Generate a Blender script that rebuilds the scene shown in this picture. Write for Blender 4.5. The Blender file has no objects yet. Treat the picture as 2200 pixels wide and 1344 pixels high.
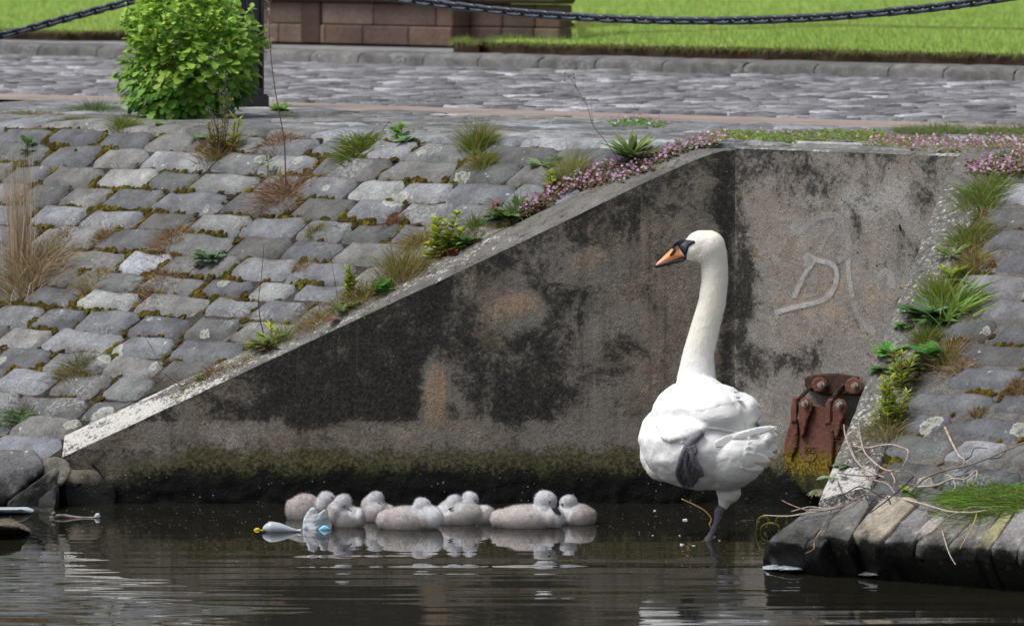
import bpy, bmesh, math, random
import numpy as np
from mathutils import Vector, noise as mnoise, geometry as mgeo
from mathutils.bvhtree import BVHTree
random.seed(7); rng = np.random.default_rng(7)
R = math.radians
scene = bpy.context.scene
COL = scene.collection

# ---------------- camera, world, sun, exposure ----------------
H = 2.56; FPX = 13750.0; PITCH = math.atan(922/FPX)
cd = bpy.data.cameras.new('camera'); cam = bpy.data.objects.new('camera', cd); COL.objects.link(cam)
cd.sensor_width = 36; cd.lens = 36*FPX/2200; cd.clip_start = 0.5; cd.clip_end = 3000
cam.location = (0,0,H); cam.rotation_euler = (math.pi/2-PITCH,0,0); scene.camera = cam
cd.dof.use_dof = True; cd.dof.focus_distance = 25.6; cd.dof.aperture_fstop = 7.5
scene.render.resolution_x = 1024; scene.render.resolution_y = 625
w = bpy.data.worlds.new('World'); scene.world = w; w.use_nodes = True
wn = w.node_tree; bg = wn.nodes['Background']
sky = wn.nodes.new('ShaderNodeTexSky'); sky.sky_type = 'NISHITA'; sky.sun_disc = False
SUN_EL, SUN_AZ = R(60), R(248)          # azimuth clockwise from +Y : high, from the left
sky.sun_elevation = SUN_EL; sky.sun_rotation = SUN_AZ; sky.air_density = 1.0; sky.dust_density = 3.0; sky.ozone_density = 1.0
hs = wn.nodes.new('ShaderNodeHueSaturation'); hs.inputs['Saturation'].default_value = 0.35   # overcast: grey sky
wn.links.new(sky.outputs[0], hs.inputs['Color']); wn.links.new(hs.outputs[0], bg.inputs['Color'])
bg.inputs['Strength'].default_value = 0.115
sl = bpy.data.lights.new('sun','SUN'); sl.energy = 2.0; sl.angle = R(26); sl.color = (1,0.975,0.94)
so = bpy.data.objects.new('sun', sl); COL.objects.link(so)
sd = Vector((math.sin(SUN_AZ)*math.cos(SUN_EL), math.cos(SUN_AZ)*math.cos(SUN_EL), math.sin(SUN_EL)))
so.rotation_euler = sd.to_track_quat('Z','Y').to_euler(); so.location = (0,0,30)
scene.view_settings.view_transform = 'Standard'; scene.view_settings.look = 'None'
scene.view_settings.exposure = 0.46; scene.view_settings.gamma = 1

# ---------------- pixel -> world helpers (photo pixels, 2200 x 1344) ----------------
cp, sp_ = math.cos(PITCH), math.sin(PITCH)
def ray(px, py):
    a = (px-1100)/FPX; b = -(py-672)/FPX
    return Vector((a, cp + b*sp_, -sp_ + b*cp))
def P(px, py, Y):
    d = ray(px, py); t = Y/d.y
    return Vector((0,0,H)) + d*t
def G(px, py, z=0.0):
    d = ray(px, py); t = (z-H)/d.z
    return Vector((0,0,H)) + d*t
def proj(x, y, z):
    yy = y*cp - (z-H)*sp_; zz = y*sp_ + (z-H)*cp
    return 1100 + FPX*x/yy, 672 - FPX*zz/yy
# embankment geometry
Q = 1.465; PHI = R(42); PS, PC = math.sin(PHI), math.cos(PHI); GR = 0.70
OX, OY = 0.88, 26.4
def ud(x, y):
    dx = x-OX; dy = y-OY
    return dx*PC - dy*PS, -(dx*PS + dy*PC)
def xy(u, d): return OX + u*PC - d*PS, OY - u*PS - d*PC
def zs(x, y):
    d = -((x-OX)*PS + (y-OY)*PC)
    ww = 0.10
    return Q - GR*(d + np.sqrt(d*d+ww*ww))/2 + 0.02*np.exp(-(d/0.4)**2)
def S(px, py, off=0.0):                   # ray on the embankment surface
    d = ray(px, py); lo, hi = 15.0, 60.0
    # z of ray minus surface; march
    t = 20.0
    while t < 45:
        p = Vector((0,0,H)) + d*t
        if p.z - (zs(p.x,p.y)+off) < 0: break
        t += 0.05
    lo, hi = t-0.05, t
    for _ in range(20):
        m = (lo+hi)/2; p = Vector((0,0,H)) + d*m
        if p.z - (zs(p.x,p.y)+off) < 0: hi = m
        else: lo = m
    return Vector((0,0,H)) + d*hi

# ---------------- node helper ----------------
class NT:
    def __init__(s, name):
        s.m = bpy.data.materials.new(name); s.m.use_nodes = True; s.t = s.m.node_tree
        s.b = s.t.nodes['Principled BSDF']; s._c = None
    def L(s, a, b): s.t.links.new(a, b)
    def _set(s, inp, v):
        if hasattr(v, 'is_output') or isinstance(v, bpy.types.NodeSocket): s.L(v, inp)
        elif isinstance(v, (tuple, list)) and len(v) == 3 and inp.type == 'RGBA': inp.default_value = (*v, 1)
        else: inp.default_value = v
    def pos(s):
        if s._c is None: s._c = s.t.nodes.new('ShaderNodeTexCoord').outputs['Object']
        return s._c
    def scaled(s, sc, rot=None, src=None):
        n = s.t.nodes.new('ShaderNodeMapping'); s.L(src or s.pos(), n.inputs['Vector'])
        n.inputs['Scale'].default_value = sc
        if rot: n.inputs['Rotation'].default_value = rot
        return n.outputs[0]
    def noise(s, scale, detail=4, rough=0.6, vec=None, dist=0.0, out='Fac'):
        n = s.t.nodes.new('ShaderNodeTexNoise'); s.L(vec or s.pos(), n.inputs['Vector'])
        n.inputs['Scale'].default_value = scale; n.inputs['Detail'].default_value = detail
        n.inputs['Roughness'].default_value = rough; n.inputs['Distortion'].default_value = dist
        return n.outputs[out]
    def voro(s, scale, feature='F1', vec=None, rnd=1.0, out='Distance'):
        n = s.t.nodes.new('ShaderNodeTexVoronoi'); n.feature = feature; s.L(vec or s.pos(), n.inputs['Vector'])
        n.inputs['Scale'].default_value = scale; n.inputs['Randomness'].default_value = rnd
        return n.outputs[out]
    def ramp(s, fac, stops):
        n = s.t.nodes.new('ShaderNodeValToRGB'); s.L(fac, n.inputs[0]); e = n.color_ramp.elements
        while len(e) < len(stops): e.new(0.5)
        for k, (p, c) in enumerate(stops):
            e[k].position = p; e[k].color = (c,c,c,1) if not isinstance(c, tuple) else (*c,1)
        return n.outputs[0]
    def mr(s, v, a, b, c=0.0, d=1.0):
        n = s.t.nodes.new('ShaderNodeMapRange'); s._set(n.inputs[0], v)
        for k, q in zip((1,2,3,4),(a,b,c,d)): s._set(n.inputs[k], q)
        return n.outputs[0]
    def ma(s, op, a, b=0.0, clamp=False):
        n = s.t.nodes.new('ShaderNodeMath'); n.operation = op; n.use_clamp = clamp
        s._set(n.inputs[0], a); s._set(n.inputs[1], b); return n.outputs[0]
    def mix(s, f, a, b, mode='MIX'):
        n = s.t.nodes.new('ShaderNodeMix'); n.data_type = 'RGBA'; n.blend_type = mode
        s._set(n.inputs[0], f); s._set(n.inputs[6], a); s._set(n.inputs[7], b); return n.outputs[2]
    def attr(s, name='Col', out='Color'):
        n = s.t.nodes.new('ShaderNodeAttribute'); n.attribute_name = name; return n.outputs[out]
    def sep(s, c):
        n = s.t.nodes.new('ShaderNodeSeparateColor'); s.L(c, n.inputs[0]); return n.outputs
    def sxyz(s, c=None):
        n = s.t.nodes.new('ShaderNodeSeparateXYZ'); s.L(c or s.pos(), n.inputs[0]); return n.outputs
    def bump(s, h, strength=0.5, dist=0.01, prev=None):
        n = s.t.nodes.new('ShaderNodeBump'); s.L(h, n.inputs['Height']); s._set(n.inputs['Strength'], strength)
        n.inputs['Distance'].default_value = dist
        if prev: s.L(prev, n.inputs['Normal'])
        return n.outputs[0]
    def out(s, color=None, rough=0.8, normal=None, spec=0.3, **kw):
        if color is not None: s._set(s.b.inputs['Base Color'], color)
        s._set(s.b.inputs['Roughness'], rough); s._set(s.b.inputs['Specular IOR Level'], spec)
        if normal: s.L(normal, s.b.inputs['Normal'])
        for k, v in kw.items(): s._set(s.b.inputs[k.replace('_',' ')], v)
        return s.m

# ---------------- mesh builder ----------------
class MB:
    def __init__(s): s.V=[]; s.F=[]; s.C=[]; s.n=0; s.M=[]
    def add(s, v, f, col=(1,1,1), mat=0):
        v = np.asarray(v, float).reshape(-1,3); c = np.asarray(col, float)
        if c.ndim == 1: c = np.tile(c[:3], (len(v),1))
        s.V.append(v); s.C.append(c[:, :3])
        fl = [f] if isinstance(f, np.ndarray) else f
        for a in (fl if isinstance(f, np.ndarray) else [f]):
            if isinstance(a, np.ndarray): s.F.append(a + s.n); s.M.append(mat)
            else:
                s.F.append([[i + s.n for i in q] for q in a]); s.M.append(mat)
        s.n += len(v)
    def build(s, name, mats, parent=None, smooth=True, link=True):
        me = bpy.data.meshes.new(name); V = np.concatenate(s.V); C = np.concatenate(s.C)
        tot=[]; idx=[]; mi=[]
        for a, m in zip(s.F, s.M):
            if isinstance(a, np.ndarray):
                if len(a) == 0: continue
                tot.append(np.full(len(a), a.shape[1])); idx.append(a.reshape(-1)); mi.append(np.full(len(a), m))
            else:
                if not a: continue
                tot.append(np.array([len(q) for q in a])); idx.append(np.array([i for q in a for i in q])); mi.append(np.full(len(a), m))
        tot = np.concatenate(tot); idx = np.concatenate(idx); mi = np.concatenate(mi)
        me.vertices.add(len(V)); me.vertices.foreach_set('co', V.astype(np.float32).ravel())
        me.loops.add(len(idx)); me.loops.foreach_set('vertex_index', idx.astype(np.int32))
        me.polygons.add(len(tot)); me.polygons.foreach_set('loop_start', (np.cumsum(tot)-tot).astype(np.int32))
        me.polygons.foreach_set('loop_total', tot.astype(np.int32))
        me.polygons.foreach_set('use_smooth', np.full(len(tot), smooth)); me.polygons.foreach_set('material_index', mi.astype(np.int32))
        me.update(calc_edges=True); me.validate()
        if len(me.vertices) == len(V):
            a = me.color_attributes.new('Col','FLOAT_COLOR','POINT')
            a.data.foreach_set('color', np.concatenate([C, np.ones((len(C),1))],1).astype(np.float32).ravel())
        for m in (mats if isinstance(mats, (list,tuple)) else [mats]): me.materials.append(m)
        o = bpy.data.objects.new(name, me)
        if link: COL.objects.link(o)
        if parent: o.parent = parent; o.matrix_parent_inverse = parent.matrix_world.inverted()
        return o
def tag(o, label=None, cat=None, group=None, kind=None):
    if label: o['label'] = label
    if cat: o['category'] = cat
    if group: o['group'] = group
    if kind: o['kind'] = kind
    return o
def empty(name, loc, label, cat, group=None):
    o = bpy.data.objects.new(name, None); COL.objects.link(o); o.location = loc; o.empty_display_size = 0.05
    bpy.context.view_layer.update() if False else None
    o.matrix_world.translation = loc
    return tag(o, label, cat, group)
def put(o, parent):           # parent keeping the world position (parent only translated)
    o.parent = parent; o.location = o.location - parent.location
    return o
def recentre(o, loc):         # move origin to loc
    loc = Vector(loc)
    n = len(o.data.vertices); a = np.empty(n*3, np.float32); o.data.vertices.foreach_get('co', a)
    a = a.reshape(-1,3) - np.array(loc, np.float32); o.data.vertices.foreach_set('co', a.ravel()); o.data.update()
    o.location = loc; return o

def rgb(r, g, b):             # sRGB 0-255 -> linear
    f = lambda c: (c/255/12.92) if c/255 <= 0.04045 else ((c/255+0.055)/1.055)**2.4
    return (f(r), f(g), f(b))
def jit(c, a=0.15):
    k = 1 + random.uniform(-a, a); return tuple(max(0, x*k*(1+random.uniform(-a/3, a/3))) for x in c)

# tube along points
def tube(mb, pts, rad, n=6, col=(1,1,1), mat=0, cap=True):
    pts = [Vector(p) for p in pts]; k = len(pts)
    if not hasattr(rad, '__len__'): rad = [rad]*k
    V = []; up = Vector((0.13,0.31,0.94)).normalized(); prev = None
    for i, p in enumerate(pts):
        t = (pts[min(i+1,k-1)] - pts[max(i-1,0)]).normalized()
        if prev is None:
            a = t.cross(up)
            if a.length < 1e-3: a = t.cross(Vector((1,0,0)))
            a.normalize()
        else:
            a = (prev - t*prev.dot(t)).normalized()
        prev = a; b = t.cross(a)
        for j in range(n):
            an = 2*math.pi*j/n; V.append(p + (a*math.cos(an) + b*math.sin(an))*rad[i])
    F = [[i*n+j, i*n+(j+1)%n, (i+1)*n+(j+1)%n, (i+1)*n+j] for i in range(k-1) for j in range(n)]
    if cap: F += [list(range(n))[::-1], [(k-1)*n+j for j in range(n)]]
    mb.add(V, F, col, mat)
def smoothpts(pts, n=6):
    pts = [Vector(p) for p in pts]; out = []
    for i in range(len(pts)-1):
        p0 = pts[max(i-1,0)]; p1 = pts[i]; p2 = pts[i+1]; p3 = pts[min(i+2,len(pts)-1)]
        for k in range(n):
            t = k/n
            out.append(0.5*((2*p1) + (p2-p0)*t + (2*p0-5*p1+4*p2-p3)*t*t + (3*p1-p0-3*p2+p3)*t**3))
    out.append(pts[-1]); return out

# many tapered blades: base (N,3), dir (N,3) unit, length, width, bend vec
def blades(mb, base, dirv, length, width, bend, col, seg=3, side=None, mat=0, tipw=0.05, midw=1.0):
    N = len(base); base = np.asarray(base,float); dirv = np.asarray(dirv,float); bend = np.asarray(bend,float)
    length = np.broadcast_to(length,(N,))[:,None]; width = np.broadcast_to(width,(N,))[:,None]
    if side is None:
        a = rng.uniform(0, 2*np.pi, N); side = np.stack([np.cos(a), np.sin(a)*0.6, np.zeros(N)],1)
    side = side - dirv*np.sum(side*dirv,1,keepdims=True); side /= np.linalg.norm(side,axis=1,keepdims=True)+1e-9
    rows = []
    for k in range(seg+1):
        t = k/seg
        wv = width*(1-t)**0.7*(midw if 0<k<seg else 1.0) if k<seg else width*tipw
        c = base + dirv*length*t + bend*length*t*t
        rows.append(c - side*wv/2); rows.append(c + side*wv/2)
    V = np.stack(rows,1).reshape(-1,3); K = 2*(seg+1)
    o = (np.arange(N)*K)[:,None]
    F = np.concatenate([o + np.array([2*k,2*k+1,2*k+3,2*k+2]) for k in range(seg)],0)
    col = np.asarray(col,float)
    if col.ndim == 1: col = np.tile(col,(N,1))
    mb.add(V, F, np.repeat(col, K, 0), mat)

def fbm(v, sc=1.0, o=3):
    return mnoise.fractal(Vector(v)*sc, 1.0, 2.0, o)

# closed pillow from a polygon in photo pixels
def pillow(mb, poly, yfun, T, edge_px, step=6.0, col=(1,1,1), mat=0, back=1.0, bumpf=None, dens=None, flat=False):
    """front/back shell; yfun(px,py)->world Y of the middle; T half thickness (m)"""
    pts = []; n = len(poly)
    for i in range(n):
        a = np.array(poly[i],float); b = np.array(poly[(i+1)%n],float)
        L = np.linalg.norm(b-a); k = max(1, int(round(L/(dens or step))))
        for j in range(k): pts.append(a + (b-a)*j/k)
    pts = np.array(pts); nb = len(pts)
    x0,y0 = pts.min(0); x1,y1 = pts.max(0)
    A = pts; B = np.roll(pts,-1,0)
    def dist_in(p):
        d = B-A; t = np.clip(((p-A)*d).sum(1)/((d*d).sum(1)+1e-9),0,1); q = A + d*t[:,None]
        dm = np.sqrt(((p-q)**2).sum(1)).min()
        c = ((A[:,1]>p[1])!=(B[:,1]>p[1])); xs = A[:,0] + (p[1]-A[:,1])*(B[:,0]-A[:,0])/(B[:,1]-A[:,1]+1e-12)
        return dm if (np.sum(c & (p[0]<xs))%2) else -dm
    inner = []
    for yy in np.arange(y0+step/2, y1, step*0.87):
        for xx in np.arange(x0+step/2, x1, step):
            p = np.array((xx,yy))
            if dist_in(p) > step*0.45: inner.append(p)
    allp = [Vector(p) for p in pts] + [Vector(p) for p in inner]
    edges = [(i,(i+1)%nb) for i in range(nb)]
    v2, e2, f2, ov, oe, of = mgeo.delaunay_2d_cdt(allp, edges, [list(range(nb))], 1, 1e-5)
    V = []; bnd = []
    for k, v in enumerate(v2):
        p = np.array(v); dm = abs(dist_in(p)); isb = dm < 0.02; bnd.append(isb)
        if flat: t = T if not isb else T*0.6
        else:
            s = min(1, dm/edge_px); t = T*math.sqrt(max(0, 1-(1-s)**2))
        Y = yfun(p[0],p[1])
        h = bumpf(p[0],p[1]) if bumpf else 0
        V.append((p, Y, t, h))
    front = [P(p[0],p[1],Y-t-h) for p,Y,t,h in V]; n2 = len(front)
    backv = [P(p[0],p[1],Y+t*back+(0.0005 if isb else 0)) for (p,Y,t,h),isb in zip(V,bnd)]
    F = []
    for f in f2:
        F.append(list(f)[::-1] if False else list(f)); F.append([i+n2 for i in f][::-1])
    # side wall
    from collections import Counter
    cnt = Counter()
    for f in f2:
        for i in range(len(f)): cnt[(f[i], f[(i+1)%len(f)])] += 1
    for (a,b) in list(cnt):
        if (b,a) not in cnt: F.append([b, a, a+n2, b+n2])
    mb.add(front+backv, F, col, mat)

# union of ellipsoids -> voxel remesh -> one continuous surface
def blob_mesh(name, ells, voxel, smooth=4, extra=None):
    bm = bmesh.new()
    for (c, r, rot) in ells:
        g = bmesh.ops.create_icosphere(bm, subdivisions=3, radius=1.0)
        for v in g['verts']:
            q = Vector((v.co.x*r[0], v.co.y*r[1], v.co.z*r[2]))
            if rot: q.rotate(rot)
            v.co = Vector(c) + q
    me = bpy.data.meshes.new(name); bm.to_mesh(me); bm.free()
    o = bpy.data.objects.new(name, me); COL.objects.link(o)
    m = o.modifiers.new('r','REMESH'); m.mode = 'VOXEL'; m.voxel_size = voxel
    s = o.modifiers.new('s','SMOOTH'); s.factor = 0.6; s.iterations = smooth
    dg = bpy.context.evaluated_depsgraph_get(); dg.update()
    me2 = bpy.data.meshes.new_from_object(o.evaluated_get(dg)); me2.name = name
    bpy.data.objects.remove(o); bpy.data.meshes.remove(me)
    for p in me2.polygons: p.use_smooth = True
    return me2
def chain(pts, n=4):
    """[(px,py,Y,rpx, ky)] -> ellipsoids interpolated; r in photo px at 550 px/m"""
    out = []
    for i in range(len(pts)-1):
        a, b = pts[i], pts[i+1]
        for k in range(n):
            t = k/n; q = [a[j]*(1-t)+b[j]*t for j in range(5)]
            out.append((P(q[0],q[1],q[2]), (q[3]/550, q[3]/550*q[4], q[3]/550), None))
    q = pts[-1]; out.append((P(q[0],q[1],q[2]), (q[3]/550, q[3]/550*q[4], q[3]/550), None)); return out
def from_mesh(name, me, mat, parent=None):
    me.materials.clear(); me.materials.append(mat)
    o = bpy.data.objects.new(name, me); COL.objects.link(o)
    if parent: put(o, parent)
    return o
def fuzz(mb, me, N, length, width, col, lean=(0,0,-0.3), sel=None, off=(0,0,0), colfun=None, mat=0):
    """thin hair strands rooted on a mesh"""
    me.calc_loop_triangles(); n = len(me.vertices)
    co = np.empty(n*3, np.float32); me.vertices.foreach_get('co', co); co = co.reshape(-1,3).astype(float) + np.array(off)
    T = np.array([t.vertices[:] for t in me.loop_triangles])
    a, b, c = co[T[:,0]], co[T[:,1]], co[T[:,2]]; cr = np.cross(b-a, c-a); ar = np.linalg.norm(cr,axis=1)
    if sel is not None: ar = ar*sel((a+b+c)/3)
    i = rng.choice(len(T), N, p=ar/ar.sum()); r1 = np.sqrt(rng.random(N))[:,None]; r2 = rng.random(N)[:,None]
    p = a[i]*(1-r1) + b[i]*r1*(1-r2) + c[i]*r1*r2; nn = cr[i]/(np.linalg.norm(cr[i],axis=1)[:,None]+1e-12)
    d = nn*0.75 + np.array(lean) + rng.normal(0,0.3,(N,3)); d /= np.linalg.norm(d,axis=1)[:,None]
    cc = colfun(p) if colfun else np.tile(np.array(col),(N,1)); cc = cc*rng.uniform(0.8,1.15,(N,1))
    blades(mb, p-nn*0.001, d, length*rng.uniform(0.5,1.2,N), width, np.array(lean)[None]*0.4+np.zeros((N,3)), cc, seg=2, mat=mat)
# ---------------- materials for the setting ----------------
LCH=[(236,762,33,1),(215,900,34,0),(152,914,16,0),(256,905,16,0),(330,790,11,1),(322,691,9,0),(990,386,22,1),(443,452,10,0),(850,432,30,0),(480,612,14,0),(70,740,9,0),(5,778,12,1),(2120,715,10,0),(2006,912,22,0),(1990,925,16,0),(2190,925,20,0),(1985,1040,20,0),(905,330,12,0),(560,345,16,0),(640,352,14,0),(700,410,12,0),(1040,300,14,0),(440,720,12,0),(930,470,8,0),(190,655,10,0),(1160,560,10,0)]
def lichen_layer(t, col):
    p=t.pos(); nz=t.noise(26,4,0.75,out='Color'); vm=t.t.nodes.new('ShaderNodeVectorMath'); vm.operation='MULTIPLY_ADD'; t.L(nz,vm.inputs[0]); vm.inputs[1].default_value=(0.07,0.07,0.07); t.L(p,vm.inputs[2])
    acc=None; rim=None
    for (px,py,r,k) in LCH:
        c=S(px,py); d=t.t.nodes.new('ShaderNodeVectorMath'); d.operation='DISTANCE'; t.L(vm.outputs[0],d.inputs[0]); d.inputs[1].default_value=(c.x+0.035,c.y+0.035,c.z+0.045)
        v=t.ma('DIVIDE',d.outputs['Value'],r/520.0); acc=v if acc is None else t.ma('MINIMUM',acc,v)
    hole=t.mr(t.noise(48,4,0.8),0.40,0.52)
    m=t.ma('MULTIPLY',t.mr(acc,1.02,0.92),t.ma('MAXIMUM',hole,t.mr(acc,0.75,0.9)))
    return t.mix(t.ma('MULTIPLY',m,0.85),col,t.mix(t.mr(acc,0.7,0.95),(0.30,0.31,0.25),(0.44,0.45,0.42)))
def mat_stone(name='stone', speck=1.0, w0=0.15, w1=0.07):
    t = NT(name); c = t.attr(); n1 = t.noise(9, 5, 0.65); n2 = t.noise(70, 3, 0.7); n3 = t.noise(260, 2, 0.6); n0 = t.noise(3.2, 3, 0.6)
    v = t.mr(n1, 0.32, 0.68, 0.6, 1.42); v2 = t.mr(n2, 0.3, 0.7, 0.78, 1.24); v3 = t.mr(n3, 0.28, 0.72, 0.6, 1.45)
    k = t.ma('MULTIPLY', t.ma('MULTIPLY', v, v2), v3)
    col = t.mix(1.0, c, k, 'MULTIPLY')
    # pale crustose lichen bloom
    l = t.ma('MULTIPLY', t.mr(n0, 0.58, 0.66), t.mr(n2, 0.46, 0.58)); col = t.mix(t.ma('MULTIPLY', l, 0.55*speck), col, (0.33,0.335,0.34))
    w = t.mr(t.noise(34, 2, 0.5), 0.72, 0.75); col = t.mix(t.ma('MULTIPLY', w, 0.7*speck), col, (0.48,0.48,0.46))
    br = t.mr(t.noise(6, 4, 0.7, dist=0.4), 0.55, 0.72); col = t.mix(t.ma('MULTIPLY', br, 0.35), col, (0.105,0.085,0.06))
    if name == 'stone': col = lichen_layer(t, col)
    z = t.sxyz(t.t.nodes.new('ShaderNodeNewGeometry').outputs['Position'])[2]; wet = t.mr(t.ma('ADD', z, t.mr(n1, 0.3, 0.7, -0.06, 0.06)), w0, w1)
    col = t.mix(wet, col, (0.007,0.0075,0.006))
    h = t.ma('ADD', t.ma('MULTIPLY', n1, 1.0), t.ma('MULTIPLY', n2, 0.45)); h = t.ma('ADD', h, t.ma('MULTIPLY', n3, 0.2))
    return t.out(col, t.mr(wet, 0, 1, 0.72, 0.5), t.bump(h, 0.7, 0.012), spec=0.3)
def mat_mortar(name='mortar'):
    t = NT(name); c = t.attr(); n1 = t.noise(14, 5, 0.7); n2 = t.noise(150, 2, 0.6); v = t.voro(120)
    k = t.ma('MULTIPLY', t.mr(n1, 0.3, 0.7, 0.55, 1.35), t.mr(n2, 0.3, 0.7, 0.6, 1.45))
    col = t.mix(1.0, c, k, 'MULTIPLY'); col = t.mix(t.mr(v, 0.12, 0.05), col, (0.34,0.32,0.29))
    gr = t.mr(t.noise(5, 4, 0.7), 0.58, 0.7); col = t.mix(t.ma('MULTIPLY', gr, 0.45), col, (0.05,0.055,0.02))
    if name == 'mortar': col = lichen_layer(t, col)
    z = t.sxyz()[2]; wet = t.mr(t.ma('ADD', z, t.mr(n1, 0.3, 0.7, -0.06, 0.06)), 0.15, 0.06)
    col = t.mix(wet, col, (0.006,0.006,0.005))
    return t.out(col, 0.9, t.bump(t.ma('ADD', n1, n2), 0.9, 0.02), spec=0.2)
STONE = mat_stone(); AWASH = mat_stone('awash_stone', 0.8, -1.0, -2.0); TOE = mat_stone('wet_foot_stone', 0.8, 0.19, 0.11); MORTAR = mat_mortar(); MORT2 = mat_mortar('road_bed')
def mat_wall(name, head=False):
    # attribute Col: R = black stain, G = bare tan render, B = pale grey render
    t = NT(name); R_, G_, B_ = t.sep(t.attr())[:3]
    n0 = t.noise(2.2, 5, 0.7); n1 = t.noise(11, 6, 0.75); n2 = t.noise(55, 3, 0.7); n3 = t.noise(230, 2, 0.6)
    base = t.mix(t.mr(n1, 0.38, 0.62), (0.135,0.112,0.088), (0.235,0.20,0.160))
    base = t.mix(t.mr(n0, 0.45, 0.6), base, (0.19,0.172,0.152))
    if head: base = t.mix(t.mr(n1, 0.36, 0.64), t.mix(t.mr(n0,0.42,0.6),(0.185,0.172,0.16),(0.205,0.172,0.145)), (0.265,0.245,0.225))
    base = t.mix(t.mr(t.ma('ADD', B_, t.mr(n1, 0.3, 0.7, -0.35, 0.35)), 0.35, 0.75), base, (0.30,0.29,0.275) if head else (0.26,0.235,0.205))
    base = t.mix(t.mr(t.ma('ADD', G_, t.ma('ADD',t.mr(n1, 0.3, 0.7, -0.5, 0.5),t.mr(n2,0.3,0.7,-0.3,0.3))), 0.40, 0.62), base, (0.29,0.215,0.15))
    n4 = t.noise(6, 7, 0.78, dist=0.5); dk = t.ma('ADD', R_, t.mr(n4, 0.3, 0.7, -0.62, 0.62)); dk = t.ma('ADD', dk, t.mr(n1, 0.3, 0.7, -0.2, 0.2)); dk = t.ma('ADD', dk, t.mr(n2, 0.3, 0.7, -0.3, 0.3))
    base = t.mix(t.mr(dk, 0.27, 0.80), base, t.mix(t.mr(n2,0.4,0.7), (0.018,0.017,0.015), (0.055,0.05,0.043)))
    # salt-and-pepper grain
    base = t.mix(1.0, base, t.ma('MULTIPLY', t.mr(n3, 0.30, 0.70, 0.5, 1.55), t.mr(n2, 0.3, 0.7, 0.85, 1.15)), 'MULTIPLY')
    sp = t.mr(t.voro(34), 0.085, 0.05); sp = t.ma('MULTIPLY', sp, t.mr(t.noise(8,2,0.5), 0.5, 0.56)); base = t.mix(t.ma('MULTIPLY', sp, 0.6), base, (0.42,0.41,0.39))
    pit = t.mr(t.voro(17), 0.10, 0.06); pit = t.ma('MULTIPLY', pit, t.mr(t.noise(4,2,0.5), 0.52, 0.56)); base = t.mix(t.ma('MULTIPLY', pit, 0.8), base, (0.02,0.018,0.016))
    # vertical run marks below the arris
    st_ = t.noise(1.0, 4, 0.7, vec=t.scaled((26,26,1.1))); base = t.mix(t.ma('MULTIPLY', t.mr(st_, 0.54, 0.72), 0.12 if head else 0.38), base, (0.03,0.027,0.023)); base = t.mix(t.ma('MULTIPLY', t.mr(st_, 0.40, 0.30), 0.08 if head else 0.2), base, (0.32,0.29,0.25))
    # tide line: algae then black wet weed
    x, y, z = t.sxyz()[:3]
    zz = t.ma('ADD', z, t.mr(n1, 0.3, 0.7, -0.028, 0.028)); zz = t.ma('ADD', zz, t.mr(n2, 0.3, 0.7, -0.022, 0.022))
    zz = t.ma('ADD', zz, t.mr(x, -1.45, -1.9, 0.0, 0.09)); lft = t.mr(x, -1.35, -1.62)
    base = t.mix(t.ma('MULTIPLY', t.mr(zz, 0.245, 0.20), t.ma('SUBTRACT', 0.8, t.ma('MULTIPLY', lft, 0.45))), base, t.mix(t.mr(n2,0.42,0.6), (0.030,0.030,0.010), (0.105,0.092,0.028)))
    base = t.mix(t.ma('MULTIPLY', t.mr(zz, 0.17, 0.125), t.ma('SUBTRACT', 1.0, t.ma('MULTIPLY', lft, 0.35))), base, t.mix(t.mr(n1,0.45,0.6), (0.009,0.010,0.007), (0.022,0.024,0.010)))
    base = t.mix(t.mr(zz, 0.13, 0.085), base, (0.0035,0.0035,0.003))
    ws = t.mr(t.voro(46), 0.13, 0.08); ws = t.ma('MULTIPLY', ws, t.ma('MULTIPLY', t.mr(t.noise(9,2,0.5), 0.5, 0.56), t.mr(z, 0.15, 0.10))); base = t.mix(ws, base, (0.5,0.47,0.42))
    h = t.ma('ADD', t.ma('MULTIPLY', n1, 0.8), t.ma('ADD', t.ma('MULTIPLY', n2, 0.5), t.ma('MULTIPLY', n3, 0.25)))
    lo = t.mr(z, 0.24, 0.05, 0.45, 1.0)
    return t.out(base, 0.85, t.bump(h, lo, 0.018), spec=0.2)
def mat_coping(name, white=0.5, sc=9, vec=None):
    t = NT(name); W_ = t.sep(t.attr())[0]; n1 = t.noise(sc, 6, 0.75, dist=0.3, vec=t.scaled(vec) if vec else None); n2 = t.noise(60, 3, 0.75); n3 = t.noise(220,2,0.6)
    base = t.mix(t.mr(n1, 0.35, 0.65), (0.10,0.095,0.09), (0.19,0.18,0.165))
    w = t.ma('ADD', W_, t.ma('ADD', t.mr(n1, 0.3, 0.7, -0.45, 0.45), t.mr(n2, 0.3, 0.7, -0.35, 0.35)))
    base = t.mix(t.mr(w, 0.46, 0.66), base, (0.50,0.485,0.46))
    bl = t.mr(t.noise(26, 5, 0.8), 0.55, 0.62); base = t.mix(t.ma('MULTIPLY', bl, 0.75), base, (0.035,0.034,0.034))
    base = t.mix(1.0, base, t.mr(n3, 0.28, 0.72, 0.7, 1.3), 'MULTIPLY')
    yl = t.mr(t.noise(30,2,0.5), 0.735, 0.75); base = t.mix(yl, base, (0.32,0.2,0.03))
    return t.out(base, 0.85, t.bump(t.ma('ADD', n1, n2), 0.8, 0.012), spec=0.2)
WALL = mat_wall('wing_wall_concrete'); HEAD = mat_wall('head_wall_concrete', True); COPE = mat_coping('coping_concrete', vec=(0.45,1.6,1.0)); COPR = mat_coping('coping_concrete_speckled', sc=42)

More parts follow.
